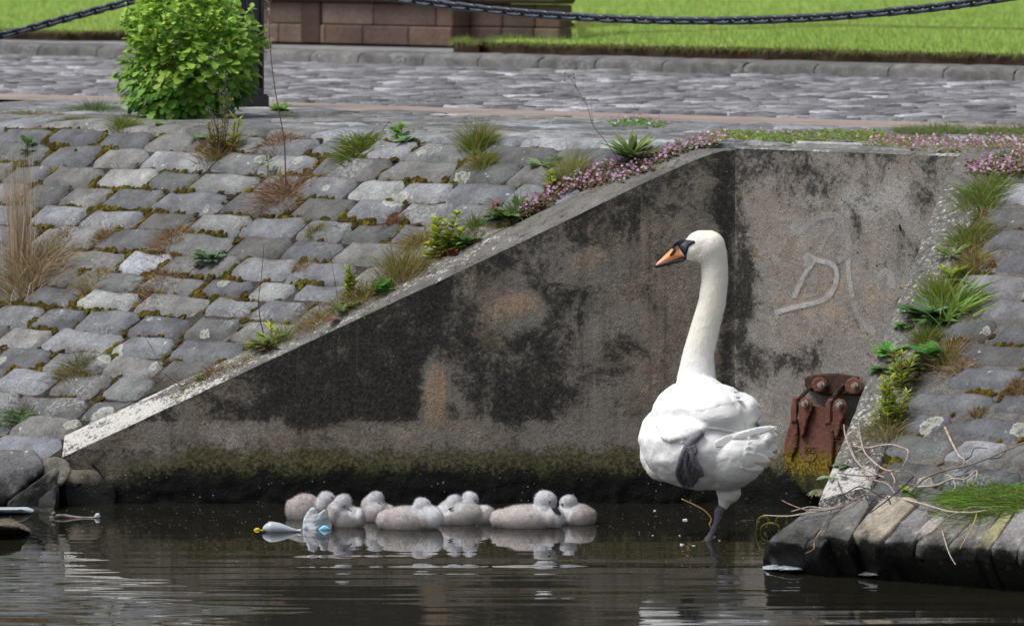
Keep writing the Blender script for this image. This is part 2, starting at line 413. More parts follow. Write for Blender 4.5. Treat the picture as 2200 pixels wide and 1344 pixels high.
# niche geometry
A_ = Vector((0.92, 26.4)); B_ = Vector((1.785, 25.62)); C_ = Vector((1.17, 23.88))
WD = (C_-B_).normalized(); WNR = Vector((-WD.y, WD.x))          # normal to the right of the wing top
if WNR.x < 0: WNR = -WNR
TW = 0.155; TR = 0.20; TH = 0.16
XL = -1.868
def forbid(x, y):
    """None if allowed, else pushed (x,y)"""
    if x < XL: return None
    if x < 0.93:
        if y < 26.4+TW and y > 20: return (XL-0.002, y) if x-XL < 26.4+TW-y and x-XL < 0.3 else (x, 26.4+TW)
        return None
    u, d = ud(x, y); sdr = (Vector((x,y))-B_).dot(WNR)
    if d > -TH and sdr < TR:
        if d+TH < TR-sdr: return xy(u, -TH)
        return (x+WNR.x*(TR-sdr), y+WNR.y*(TR-sdr))
    return None
def clampv(V):
    """V list of [x,y,z] -> clamped, count of pushed"""
    k = 0
    for v in V:
        f = forbid(v[0], v[1])
        if f:
            k += 1 if math.hypot(f[0]-v[0],f[1]-v[1]) < 0.16 else 1000
            v[0], v[1] = f
    return k

# mortar bed / embankment base
mb = MB(); st = 0.04
us = np.concatenate([np.arange(-61,-7.6,2.0), np.arange(-7.6,3.6,st), np.arange(4,60,2.0)])
ds = np.concatenate([np.arange(-2.15,2.7,st), [3.2,4.5]])
V=[]; cc=[]; forb=[]
for u in us:
    for d in ds:
        x,y = xy(u,d); f = forbid(x,y); forb.append((1 if (x > 1.0 and proj(x,y,zs(x,y))[1] > 1118) else 0) if f is None else (1 if math.hypot(f[0]-x,f[1]-y)<0.075 else 9))
        if f: x,y = f
        z = zs(x,y); px,py = proj(x,y,z)
        z += -0.016 + 0.006*mnoise.noise(Vector((x*9,y*9,1))) + 0.004*mnoise.noise(Vector((x*30,y*30,1)))
        lite = min(1,max(0,(px-250)/350))*min(1,max(0,(py-560)/180)); lite = max(lite, min(1,max(0,(px-1850)/60)))
        lite *= 0.75+0.6*abs(mnoise.noise(Vector((x*3,y*3,5))))
        if py < 330: lite = max(lite, 0.25)
        z += 0.009*min(1,lite)
        if px > 1600 and py > 1120: z -= 0.10+0.3*(py-1120)/100
        if px > 1600 and py > 1060: lite *= 0.3
        V.append((x,y,z)); lite = min(1,lite)
        c = np.array((0.045,0.036,0.027))*(1-lite) + np.array((0.165,0.155,0.145))*lite; cc.append(c)
nd = len(ds); F=[]; 
for i in range(len(us)-1):
    for j in range(nd-1):
        q = [i*nd+j, i*nd+j+1, (i+1)*nd+j+1, (i+1)*nd+j]
        if sum(forb[k] for k in q) >= 4: continue
        F.append(q)
mb.add(V, F, np.array(cc)); emb = mb.build('embankment', MORTAR); tag(emb, 'sloping stone pitched bank of the canal with setts and mortar', 'embankment', kind='structure')

# setts (surface pattern of the bank: one mesh, child of the bank)
def sett_mesh(mb, cu, cd_, lu, ld, hh, col, skew=0.0, nx=11, ny=8, clampit=True, zf=None, rag=1.0, rot=0.0):
    seed = random.random()*100
    cr = [(-1,-1),(1,-1),(1,1),(-1,1)]
    cr = [(a*lu/2*(1+random.uniform(-.10,.06)*rag), b*ld/2*(1+random.uniform(-.14,.06)*rag)) for a,b in cr]
    tilt = (random.uniform(-.03,.03), random.uniform(-.04,.04)); V=[]
    for i in range(nx):
        a = -1+2*i/(nx-1); a = math.copysign(abs(a)**0.62, a)
        for j in range(ny):
            b = -1+2*j/(ny-1); b = math.copysign(abs(b)**0.62, b)
            s,t = (a+1)/2,(b+1)/2
            pu = (cr[0][0]*(1-s)+cr[1][0]*s)*(1-t) + (cr[3][0]*(1-s)+cr[2][0]*s)*t
            pd = (cr[0][1]*(1-s)+cr[1][1]*s)*(1-t) + (cr[3][1]*(1-s)+cr[2][1]*s)*t
            e = max(abs(a),abs(b)); rr = (abs(a)**9+abs(b)**9)
            k = 1-0.06*max(0,(rr-1)); pu*=k; pd*=k
            pu += 0.009*rag*mnoise.noise(Vector((cu*7+pu*9,cd_*7+pd*9,seed))); pd += 0.010*rag*mnoise.noise(Vector((cu*7+pu*9,cd_*7+pd*9,seed+9)))
            if rot: pu, pd = pu*math.cos(rot)-pd*math.sin(rot), pu*math.sin(rot)+pd*math.cos(rot)
            pu += skew*pd
            x,y = xy(cu+pu, cd_+pd)
            h = hh*(1-abs(a)**5)*(1-abs(b)**5) if e<1 else -0.35*hh
            h = hh*max(0,(1-abs(a)**12))**0.6*max(0,(1-abs(b)**12))**0.6 - 0.02*(e>=0.999)
            h += tilt[0]*pu + tilt[1]*pd + 0.006*mnoise.noise(Vector((x*18,y*18,seed))) + 0.009*mnoise.noise(Vector((x*6,y*6,seed+3)))
            V.append([x,y,h])
    if clampit:
        k = clampv(V)
        if k > 0.62*len(V): return
    base = zf or zs
    for v in V: v[2] += base(v[0],v[1])
    F = np.array([[i*ny+j, i*ny+j+1, (i+1)*ny+j+1, (i+1)*ny+j] for i in range(nx-1) for j in range(ny-1)])
    mb.add(V, F, col)
mb = MB(); d = -2.10; row = 0; JN = []
LIGHT=[(295,578,0.34),(840,405,0.30),(300,390,0.26),(210,388,0.24),(420,352,0.24),(620,640,0.26),(290,480,0.2),(2110,965,0.34),(560,560,0.2),(185,725,0.21),(1180,430,0.2),(540,318,0.24),(720,560,0.10),(440,640,0.10),(330,430,0.12),(860,320,0.24),(1090,410,0.24),(590,500,0.17),(130,480,0.2),(2160,1010,0.14),(2190,400,0.36),(1200,300,0.26)]
while d < 2.45:
    if d < 0.0: ld = random.uniform(0.19,0.24)
    else: ld = random.uniform(0.106,0.122)
    u = -6.2 + random.uniform(0,0.3)
    while u < 3.6:
        lu = random.choice([random.uniform(0.24,0.34),random.uniform(0.30,0.44)]) if d > 0 else random.uniform(0.24,0.46)
        x,y = xy(u+lu/2, d+ld/2); px,py = proj(x,y,zs(x,y))
        if px < -260 or px > 2460 or (px > 1600 and py > 1082): u += lu; continue
        g = random.choices([0.12,0.09,0.145,0.18,0.23],[6,5,4,1.6,0.5])[0]*random.uniform(0.85,1.15)
        if d < 0: g *= 1.2
        for (lx,ly,lg) in LIGHT:
            if abs(px-lx) < 48 and abs(py-ly) < 24: g = lg*0.85
        for k in range(12):
            x2,y2 = xy(u+lu*k/12-0.28*(-ld/2), d)
            if -100<px<2300 and not forbid(x2,y2): JN.append((*proj(x2,y2,zs(x2,y2)),0))
        for k in range(5):
            x2,y2 = xy(u-0.28*(ld*k/5-ld/2), d+ld*k/5)
            if -100<px<2300 and not forbid(x2,y2): JN.append((*proj(x2,y2,zs(x2,y2)),1))
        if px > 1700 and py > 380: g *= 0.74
        tint = random.choice([(0.97,1,1.06),(0.96,1.01,1.0),(1.0,0.99,0.96),(0.95,1,1.10)])
        mj = 0.016 if (px<700 and py<720) else 0.009
        rub = (px>1850 and py>380) or (px>230 and px<1100 and py>610)
        if rub: mj = 0.024
        hh = 0.0115 if d > 0 else 0.014
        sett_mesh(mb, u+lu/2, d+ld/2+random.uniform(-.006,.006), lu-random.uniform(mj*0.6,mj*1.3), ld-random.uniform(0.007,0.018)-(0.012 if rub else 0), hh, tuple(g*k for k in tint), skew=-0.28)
        u += lu
    d += ld; row += 1
setts = mb.build('setts', STONE); put(setts, emb)

# wing wall (left) -------------------------------------------------
def wall_masks(px, py):
    def bl(cx,cy,rx,ry,s=1.0):
        q = ((px-cx)/rx)**2+((py-cy)/ry)**2; return s*math.exp(-q*1.2)
    top = 320 + max(0,(1560-px))*0.469
    dk = 0.12; tn = 0; lt = 0
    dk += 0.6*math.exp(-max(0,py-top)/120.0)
    for a in ((760,800,190,110,0.9),(900,740,120,90,0.6),(650,880,90,50,0.8),(830,860,90,60,0.7),(1080,860,75,85,0.9),(1140,740,120,60,0.55),(1200,640,80,60,0.4),(1000,660,90,50,0.4),(1200,840,100,60,0.55),(1330,760,60,120,0.45),(1180,900,40,50,0.5),(1430,700,30,160,0.3)): dk += bl(*a)
    for a in ((935,815,34,62,-1.0),(1110,665,75,42,-0.9),(1290,560,90,50,-0.45),(930,890,30,40,-0.5),(1040,620,50,30,-0.2),(1330,670,50,40,-0.4),(1480,640,60,120,-0.35)): dk += bl(*a)
    if 905<py<965: dk -= 0.35
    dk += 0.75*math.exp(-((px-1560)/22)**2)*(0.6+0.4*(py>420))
    for a in ((937,822,30,58,1),(1120,655,62,36,0.85),(925,880,26,40,0.7),(1285,555,70,34,0.42),(1050,690,30,30,0.5),(1330,670,40,30,0.42),(1410,800,22,22,0.5),(1395,830,20,20,0.5),(1270,620,60,26,0.35)): tn += bl(*a)
    for a in ((500,930,120,40,0.8),(330,985,110,30,0.55),(760,925,120,26,0.45),(1000,925,200,24,0.35),(1350,880,70,50,0.3)): lt += bl(*a)
    return max(0,min(1,dk)), max(0,min(1,tn)), max(0,min(1,lt))
def head_masks(px, py):
    def bl(cx,cy,rx,ry,s=1.0):
        q = ((px-cx)/rx)**2+((py-cy)/ry)**2; return s*math.exp(-q*1.2)
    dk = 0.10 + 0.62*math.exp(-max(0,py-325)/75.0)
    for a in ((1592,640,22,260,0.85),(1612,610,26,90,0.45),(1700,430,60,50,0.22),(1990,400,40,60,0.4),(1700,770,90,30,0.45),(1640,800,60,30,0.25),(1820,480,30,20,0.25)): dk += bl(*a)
    tn = bl(1850,620,120,110,0.34)+bl(1620,540,20,30,0.45)+bl(1740,660,90,70,0.32)
    lt = bl(1880,430,120,60,0.85)+bl(1700,500,90,60,0.4)+bl(1640,860,60,40,0.35)+bl(1800,740,70,30,0.2)
    return max(0,min(1,dk)), max(0,min(1,tn)), max(0,min(1,lt))

def wall_sheet(mb, p0, p1, topf, maskf, nx, nz, zbot, mat=0, flip=False):
    V=[];C=[]
    for i in range(nx+1):
        s=i/nx; x=p0[0]*(1-s)+p1[0]*s; y=p0[1]*(1-s)+p1[1]*s; zt=topf(x,y)
        for j in range(nz+1):
            z = zbot+(zt-zbot)*j/nz
            n = 0.004*mnoise.noise(Vector((x*5,z*5,2)))
            if z < 0.16: n += 0.012*mnoise.noise(Vector((x*22,z*22,7)))*(0.16-z)/0.16
            V.append((x, y-n, z)); px,py = proj(x,y,z); C.append(maskf(px,py))
    F=[[i*(nz+1)+j,(i+1)*(nz+1)+j,(i+1)*(nz+1)+j+1,i*(nz+1)+j+1] for i in range(nx) for j in range(nz)]
    mb.add(V,F,np.array(C),mat)
mb = MB(); ZT = 0.012
topL = lambda x,y: min(Q-0.004, float(zs(x,26.4)) + ZT)
XS = -1.862
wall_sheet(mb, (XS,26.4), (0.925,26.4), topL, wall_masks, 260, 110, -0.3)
# coping surface (slightly rounded front arris)
V=[];C=[]; nx=260
prof = [(0.0,-0.006),(0.004,0.001),(0.012,0.004),(0.05,0.004),(0.10,0.003),(TW-0.01,0.0),(TW,-0.004),(TW+0.002,-0.05)]
for i in range(nx+1):
    x = XS + (0.905-XS)*i/nx
    for (dy,dz) in prof:
        y = 26.4+dy; z = min(Q-0.004, float(zs(x,y))+ZT)+dz if dy>0.001 else topL(x,y)-0.002
        px,py = proj(x,y,z)
        wv = 0.34 + 0.44*max(0,min(1,(520-px)/220)) + 0.1*mnoise.noise(Vector((x*2,y*2,0))) - 0.3*max(0,min(1,(px-1050)/200)) - 0.16*abs(dy-0.075)/0.075*(px>560)
        if px<560 and dy > 0.12: wv -= 0.2
        V.append((x, y - 0.003*mnoise.noise(Vector((x*12,3,0))), z + 0.003*mnoise.noise(Vector((x*9,y*9,0))))); C.append((wv,0,0))
k=len(prof); F=[[i*k+j,(i+1)*k+j,(i+1)*k+j+1,i*k+j+1] for i in range(nx) for j in range(k-1)]
mb.add(V,F,np.array(C),1)
zt = topL(XS,26.4); mb.add([(XS,26.4,-0.3),(XS,26.4+TW,-0.3),(XS,26.4+TW,zt),(XS,26.4,zt)],[[0,3,2,1]],(0.1,0,0.2),0)
wing = mb.build('wing_wall', [WALL, COPE]); tag(wing, 'long blackened concrete wing wall with sloping whitish top behind the cygnets', 'wall')
# broken foot of the wing wall: a cracked lump
def hull_rock(name, pts, mat, sub=3, nz=0.012, col=(0.15,0.15,0.15), bevel=0.02, sm=0.0, seed=0, nsc=7):
    bm = bmesh.new()
    for p in pts: bm.verts.new(p)
    r = bmesh.ops.convex_hull(bm, input=bm.verts[:]); 
    dead = [v for v in bm.verts if not v.link_faces]; bmesh.ops.delete(bm, geom=dead, context='VERTS')
    bmesh.ops.dissolve_limit(bm, angle_limit=0.06, verts=bm.verts[:], edges=bm.edges[:])
    bmesh.ops.bevel(bm, geom=bm.edges[:]+bm.verts[:], offset=bevel, segments=3, profile=0.5, affect='EDGES', clamp_overlap=True)
    bmesh.ops.triangulate(bm, faces=bm.faces[:])
    for _ in range(sub):
        L = [e for e in bm.edges if e.calc_length() > 0.035]
        if not L: break
        bmesh.ops.subdivide_edges(bm, edges=L, cuts=1); bmesh.ops.triangulate(bm, faces=[f for f in bm.faces if len(f.verts)>3])
    bmesh.ops.recalc_face_normals(bm, faces=bm.faces[:]); bm.normal_update()
    for v in bm.verts:
        p = v.co; n = mnoise.noise(p*nsc+Vector((seed,0,0)))*nz + mnoise.noise(p*nsc*3.3+Vector((seed,4,0)))*nz*0.4
        v.co = p + v.normal*n
    me = bpy.data.meshes.new(name); bm.to_mesh(me); bm.free()
    for f in me.polygons: f.use_smooth = True
    a = me.color_attributes.new('Col','FLOAT_COLOR','POINT'); 
    cc = np.tile(np.array((*col,1.0),np.float32), len(me.vertices)); a.data.foreach_set('color', cc)
    me.materials.append(mat); o = bpy.data.objects.new(name, me); COL.objects.link(o); return o
Yl = 26.4
foot = hull_rock('wall_foot', [P(136,1008,Yl-0.005),P(206,1006,Yl-0.012),P(222,1030,Yl-0.02),P(252,1056,Yl-0.012),P(240,1110,Yl-0.03),P(150,1110,Yl-0.035),P(134,1040,Yl-0.03),P(136,1010,Yl+0.08),P(240,1060,Yl+0.08),P(240,1110,Yl+0.08),P(150,1110,Yl+0.08)], STONE, col=(0.17,0.145,0.11), bevel=0.012, nz=0.008)
put(foot, wing)
mb = MB(); tube(mb, smoothpts([P(183,983,Yl-0.003+0.07),P(196,996,Yl-0.001),P(208,1006,Yl-0.006),P(222,1026,Yl-0.012),P(238,1042,Yl-0.01),P(256,1055,Yl-0.006)],5), 0.0035, 5); ck = mb.build('crack', MORTAR); put(ck, wing)
ck.data.color_attributes['Col'].data.foreach_set('color', np.tile(np.array((0.008,0.008,0.008,1),np.float32), len(ck.data.vertices)))
# head wall -------------------------------------------------------
mb = MB(); e2 = (B_-A_); Bx = A_ + e2*1.25
topH = lambda x,y: Q+0.004
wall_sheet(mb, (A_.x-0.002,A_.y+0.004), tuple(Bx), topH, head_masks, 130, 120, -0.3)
V=[];C=[]; n_ = Vector((PS,PC)); nx=60; prof=[(0,0.0),(0.006,0.006),(0.02,0.009),(TH-0.01,0.008),(TH,0.002),(TH+0.002,-0.05)]
for i in range(nx+1):
    q = A_.lerp(Bx, i/nx)
    for (o_,dz) in prof:
        V.append((q.x+n_.x*o_, q.y+n_.y*o_, Q+0.004+dz+0.003*mnoise.noise(Vector((q.x*8,o_*9,0))))); C.append((0.3,0,0))
k=len(prof); F=[[i*k+j,(i+1)*k+j,(i+1)*k+j+1,i*k+j+1] for i in range(nx) for j in range(k-1)]
mb.add(V,F,np.array(C),1)
headw = mb.build('head_wall', [HEAD, COPE]); tag(headw, 'upright concrete head wall with faint white graffiti behind the swan', 'wall')
# right wing wall: sloping speckled top, inner face turned away
mb = MB(); V=[];C=[]; nx=160; C2 = C_ + WD*0.07; B2 = B_ - WD*0.02
prof=[(0.0,-2.0),(0.0,-0.006),(0.006,0.006),(0.02,0.010),(0.08,0.012),(0.16,0.010),(TR-0.008,0.006),(TR,-0.006),(TR+0.002,-0.06)]
for i in range(nx+1):
    q = B2.lerp(C2, i/nx)
    for (o_,dz) in prof:
        x = q.x+WNR.x*o_; y = q.y+WNR.y*o_; z = float(zs(x,y))+ZT+(dz if dz>-1 else 0)
        if dz < -1: z = -0.3
        px,py = proj(x,y,z); wv = 0.33+0.12*mnoise.noise(Vector((x*3,y*3,0))) + (0.5 if py>1005 else 0) - (0.25 if py<400 else 0)
        V.append((x + (0.004*mnoise.noise(Vector((x*20,y*20,z*8))) if dz>-1 else 0), y, z + (0.005*mnoise.noise(Vector((x*10,y*10,0))) if dz>-1 else 0))); C.append((wv,0,0))
k=len(prof); F=[[i*k+j,(i+1)*k+j,(i+1)*k+j+1,i*k+j+1] for i in range(nx) for j in range(k-1)]
mb.add(V,F,np.array(C),0)
e0 = C2; pts_=[]
for (o_,dz) in prof[1:-1]:
    x = e0.x+WNR.x*o_; y = e0.y+WNR.y*o_; pts_.append((x,y,float(zs(x,y))+ZT+dz))
n_=len(pts_); mb.add(pts_+[(a,b,-0.3) for a,b,c in pts_],[[i,i+n_,i+1+n_,i+1] for i in range(n_-1)],(0.5,0,0))
rw = mb.build('wing_wall', [COPR]); tag(rw, 'short concrete wing wall with speckled white sloping top at the right of the niche', 'wall')

# water ------------------------------------------------------------
WD_ = 0.0058
def mat_water():
    t = NT('canal_water'); p = t.pos(); y = t.sxyz(p)[1]
    n1 = t.noise(1.0, 1, 0.4, vec=t.scaled((0.5,5.0,1), src=p), dist=0.3); n3 = t.noise(1.0, 2, 0.5, vec=t.scaled((0.35,1.7,1), src=p), dist=0.3); n2 = t.noise(1.0, 0, 0.5, vec=t.scaled((2.0,11,1), src=p), dist=0.3)
    amp = t.ma('POWER', t.mr(y, 25.5, 23.3, 0.14, 1.0), 1.6); patch = t.mr(t.noise(1,2,0.5,vec=t.scaled((0.5,0.9,1),src=p)), 0.35, 0.65, 0.4, 1.2)
    h = t.ma('ADD', t.ma('MULTIPLY', n1, 1.0), t.ma('ADD', t.ma('MULTIPLY', n3, 1.8), t.ma('MULTIPLY', n2, 0.16)))
    h = t.ma('MULTIPLY', h, t.ma('MULTIPLY', amp, patch))
    return t.out((0.014,0.013,0.009), 0.003, t.bump(h, 1.0, WD_), spec=0.5, IOR=1.33)
mb = MB()
for (x0,x1) in ((-60,-3.0),(-3.0,3.0),(3.0,60)):
    ya = 27.2 if x0>-4 else 75; 
    mb.add([(x0,-50,0),(x1,-50,0),(x1,ya if x1<=3 else 26.5,0),(x0,ya,0)], [[0,1,2,3]])
water = mb.build('water', mat_water()); tag(water, 'dark rippled canal water', 'water', kind='structure')

# quay flats: sandstone strip, road, kerb, pavement, ground -----------
t = NT('sandstone'); n1 = t.noise(5,5,0.7); n2 = t.noise(60,3,0.7)
SAND = t.out(t.mix(1.0, t.mix(t.mr(n1,0.35,0.65), (0.23,0.175,0.15), (0.30,0.25,0.225)), t.mr(n2,0.3,0.7,0.8,1.2),'MULTIPLY'), 0.75, t.bump(n2,0.5,0.01), spec=0.3)
def strip(mb, u0,u1,d0,d1,z,nu,nd,col=(1,1,1),mat=0,nz=0.0):
    V=[]
    for i in range(nu+1):
        for j in range(nd+1):
            x,y = xy(u0+(u1-u0)*i/nu, d0+(d1-d0)*j/nd); V.append((x,y,z+nz*mnoise.noise(Vector((x*3,y*3,0)))))
    F=[[i*(nd+1)+j,i*(nd+1)+j+1,(i+1)*(nd+1)+j+1,(i+1)*(nd+1)+j] for i in range(nu) for j in range(nd)]
    mb.add(V,F,col,mat)
mb = MB(); u=-40
while u < 40:
    l = random.uniform(0.8,1.3) ; strip(mb,u,u+l-0.008,-2.78,-2.12,Q+0.006+random.uniform(-.002,.002),4,3,nz=0.002); u+=l
tr = mb.build('sandstone_strip', SAND); tag(tr,'pinkish sandstone strip along the quay edge','paving',kind='structure')
ROADM = mat_stone('road_stone', 0.8)
DK = -8.0
mb = MB(); strip(mb,-60,60,DK-0.05,-2.13,Q-0.012,80,6,col=(0.10,0.095,0.095)); road = mb.build('road', MORT2); tag(road,'cobbled quayside road','road',kind='structure')
mb = MB(); u = -14.0; zflat = lambda x,y: Q + 0.007*mnoise.noise(Vector((x*0.9,y*0.9,4)))
while u < 1.2:
    lu = random.uniform(0.15,0.20); d = DK+0.05+random.uniform(0,0.2)
    while d < -2.85:
        ld = random.uniform(0.2,0.34)
        if d+ld > -2.8: ld = -2.8-d
        g = random.choices([0.15,0.105,0.21,0.30],[5,4,3,1.5])[0]*random.uniform(0.85,1.15)
        x,y = xy(u,d); px,py = proj(x,y,Q)
        if ld > 0.06 and -200 < px < 2400: sett_mesh(mb, u+lu/2, d+ld/2, lu-0.018, ld-0.02, 0.014, (g*1.0,g*0.98,g*1.06), nx=7, ny=6, clampit=False, zf=zflat, rag=0.8)
        d += ld
    u += lu
rs = mb.build('cobbles', ROADM); put(rs, road)
# kerb
mb = MB(); u = -15.0
while u < -2.5:
    l = random.uniform(0.36,0.62); g = random.uniform(0.085,0.14)
    n=9; seed=random.random()*50; V=[]
    prof=[(0.012,-0.03),(0.0,0.0),(0.0,0.05),(-0.012,0.066),(-0.045,0.078),(-0.12,0.080),(-0.24,0.080),(-0.30,0.078)]
    for i in range(n):
        a=-1+2*i/(n-1); uu=u+l/2+a*(l/2-0.008); e=max(0,1-abs(a)**24)
        for (o_,h) in prof:
            dd = DK + o_*1.0 - 0.0 - (1-e)*0.02; x,y = xy(uu,dd+0.01*mnoise.noise(Vector((uu*6,h*9,seed)))+0.0)
            V.append((x,y,Q+h-(1-e)*0.012*(h>0.03)+0.006*mnoise.noise(Vector((uu*5,o_*9,seed)))))
    k=len(prof); F=[[i*k+j,(i+1)*k+j,(i+1)*k+j+1,i*k+j+1] for i in range(n-1) for j in range(k-1)]
    mb.add(V,F,(g,g*0.98,g*0.95)); u += l
kerb = mb.build('kerb', STONE); tag(kerb,'row of worn grey kerb stones along the far side of the road','kerb',kind='structure')
# pavement behind the kerb
mb = MB(); strip(mb,-60,60,DK-3.2,DK-0.30,Q+0.074,120,10,col=(0.2,0.2,0.2),nz=0.004); pv = mb.build('pavement', STONE); tag(pv,'worn grey stone pavement behind the kerb','pavement',kind='structure')
# ---------------- foliage materials ----------------
def mat_leaf(name, rough=0.55, trans=0.35, var=0.25):
    t = NT(name); c = t.attr(); n = t.noise(90,2,0.5); col = t.mix(1.0, c, t.mr(n,0.3,0.7,1-var,1+var),'MULTIPLY')
    m = t.out(col, rough, spec=0.35)
    tr = t.t.nodes.new('ShaderNodeBsdfTranslucent'); t.L(col, tr.inputs[0]); mx = t.t.nodes.new('ShaderNodeMixShader'); mx.inputs[0].default_value = trans
    o = t.t.nodes['Material Output']; t.L(t.b.outputs[0], mx.inputs[1]); t.L(tr.outputs[0], mx.inputs[2]); t.L(mx.outputs[0], o.inputs[0]); return m
LEAF = mat_leaf('leaf'); GRASS = mat_leaf('grass', 0.7, 0.3, 0.1); DRY = mat_leaf('dry_stalk', 0.85, 0.15, 0.2)
def inpoly(p, poly):
    c = False; n = len(poly)
    for i in range(n):
        a = poly[i]; b = poly[(i+1)%n]
        if (a[1]>p[1]) != (b[1]>p[1]) and p[0] < a[0]+(p[1]-a[1])*(b[0]-a[0])/(b[1]-a[1]): c = not c
    return c
# ---------------- ground, lawns ----------------
t = NT('lawn_ground'); n1 = t.noise(1.2,4,0.6); n2 = t.noise(14,4,0.7)
LAWNG = t.out(t.mix(t.mr(n2,0.3,0.7), t.mix(t.mr(n1,0.4,0.6),(0.19,0.30,0.05),(0.28,0.37,0.085)), (0.16,0.26,0.04)), 0.9, t.bump(n2,0.3,0.008), spec=0.1)
t = NT('soil'); n1 = t.noise(12,5,0.7)
SOIL = t.out(t.mix(t.mr(n1,0.35,0.65),(0.028,0.018,0.011),(0.075,0.052,0.035)), 0.95, t.bump(n1,0.9,0.03), spec=0.1)
mb = MB(); strip(mb,-400,400,-500,DK-3.19,Q+0.05,20,20); strip(mb,-400,300,-400,-13.7,Q+0.1365,40,40); gr = mb.build('ground', LAWNG); tag(gr,'grassed ground beyond the quay','ground',kind='structure')
ZL = Q+0.140
def gxy(px,py,z=Q+0.09): p = G(px,py,z); return (p.x,p.y)
uu0 = ud(*gxy(990,106))[0]; front_edge = [gxy(985,103)]+[xy(uu0+k,DK-0.33) for k in (0.12,0.6,1.5,2.5,3.5,4.5,5.5)]
ex,ey = front_edge[-1]; front_edge.append((ex+12*PC, ey-12*PS))
lawnA = front_edge + [xy(12,-13.9), gxy(1385,50,ZL),gxy(1250,61,ZL),gxy(1130,73,ZL),gxy(1030,92,ZL)]
ux = lambda u,d: xy(u,d)
ux = lambda u,d: xy(u,d)
lawnB = [gxy(1240,66,Q+0.09), gxy(1300,64,Q+0.09), gxy(1372,60,Q+0.09), xy(-13.4,-14.4), xy(-10.2,-14.4), ux(-9.75,-10.6), ux(-9.15,-9.5)]
left = [xy(k,DK-0.72) for k in (-15.5,-14.5,-13.5,-12.9)]
lawnC = left + [ux(-12.1,-9.6), ux(-12.1,-40), (left[0][0]-60, left[0][1]+60), (left[0][0]-60,left[0][1]+12)]
def lawn(poly, label, ZL=ZL):
    n=len(poly); dense=[]
    for i in range(n):
        a=Vector(poly[i]); b=Vector(poly[(i+1)%n]); L=(b-a).length; k=max(1,min(60,int(L/0.08))) 
        for j in range(k):
            q=a.lerp(b,j/k); dense.append((q.x+0.03*mnoise.noise(Vector((q.x*4,q.y*4,1))), q.y+0.03*mnoise.noise(Vector((q.x*4,q.y*4,8)))))
    from mathutils.geometry import tessellate_polygon
    tri = tessellate_polygon([[Vector((x,y,0)) for x,y in dense]])
    m=len(dense); V=[(x,y,ZL) for x,y in dense]; mb=MB(); F=[list(f) for f in tri]
    for f in F:
        a,b,c=[Vector(V[i]) for i in f]
        if (b-a).cross(c-a).z<0: f.reverse()
    mb.add(V,F,(1,1,1),0)
    V2=[(x,y,ZL-0.002) for x,y in dense]+[(x,y,Q+(0.03 if y<46 else 0.13)) for x,y in dense]
    mb.add(V2,[[i,(i+1)%m,(i+1)%m+m,i+m] for i in range(m)],(1,1,1),1)
    o=mb.build('lawn',[LAWNG,SOIL],smooth=False); tag(o,label,'lawn',kind='structure'); return o
lawn(lawnA,'bright mown lawn right of the brown plinth'); lawn(lawnB,'lawn behind the brown plinth',ZL-0.008); lawn(lawnC,'lawn at the left behind the bush')
def edge_dist(p, poly):
    best=9
    for i in range(len(poly)):
        a=np.array(poly[i]); b=np.array(poly[(i+1)%len(poly)]); d=b-a; t_=np.clip(((p-a)@d)/(d@d+1e-9),0,1); best=min(best,np.linalg.norm(p-a-d*t_))
    return best
base=[];cols=[];lens=[];bend=[]
for _ in range(75000):
    px=random.uniform(-150,2350); py=random.uniform(-70,141); q=G(px,py,ZL)
    pl = lawnA if inpoly((q.x,q.y),lawnA) else lawnB if inpoly((q.x,q.y),lawnB) else lawnC if inpoly((q.x,q.y),lawnC) else None
    far_ = ud(q.x,q.y)[1] < -13.6
    if pl is None and not far_: continue
    ed = 9 if far_ else edge_dist(np.array((q.x,q.y)),pl)
    L=random.uniform(0.025,0.05)*(1+0.35*mnoise.noise(Vector((q.x*1.5,q.y*0.8,0))))
    tn = 0.5+0.5*mnoise.noise(Vector((q.x*1.3,q.y*0.7,3))); c=np.array((0.19,0.31,0.05))*(1-tn)+np.array((0.31,0.40,0.10))*tn
    if ed<0.14: 
        c=c*0.5+np.array((0.17,0.14,0.05))*0.5 if random.random()<0.7*(1-ed/0.16) else c; L*=1.15
    if random.random()<0.06: c=np.array((0.32,0.29,0.14))
    base.append((q.x,q.y,ZL-0.003)); cols.append(c*random.uniform(0.8,1.2)); lens.append(L); bend.append((0,0,0))
for pl in (lawnA,lawnB,lawnC):      # ragged overhanging edge
    for i in range(len(pl)):
        a=Vector(pl[i]); b=Vector(pl[(i+1)%len(pl)]); pa=proj(a.x,a.y,ZL); pb=proj(b.x,b.y,ZL)
        if max(pa[0],pb[0])<-300 or min(pa[0],pb[0])>2500 or (b-a).length>25: continue
        for _ in range(int((b-a).length*1100)):
            s_=random.random(); q=a.lerp(b,s_); px,py=proj(q.x,q.y,ZL)
            if not(-150<px<2350 and -80<py<160) or (q.y>43 and px>1340): continue
            dens=0.5+0.5*mnoise.noise(Vector((q.x*5,q.y*5,9)))
            if random.random()>0.25+0.9*dens: continue
            nrm=Vector((b.y-a.y,-(b.x-a.x))).normalized()
            dr=random.random(); c=np.array((0.24,0.19,0.08)) if dr<0.42 else np.array((0.34,0.29,0.14)) if dr<0.6 else np.array((0.20,0.32,0.05))
            base.append((q.x+random.uniform(-.02,.02),q.y+random.uniform(-.02,.02),ZL-random.uniform(0,0.015))); cols.append(c*random.uniform(0.7,1.2)); lens.append(random.uniform(0.03,0.06))
            bend.append((nrm.x*0.6,nrm.y*0.6-0.3,random.uniform(-1.5,-0.3)))
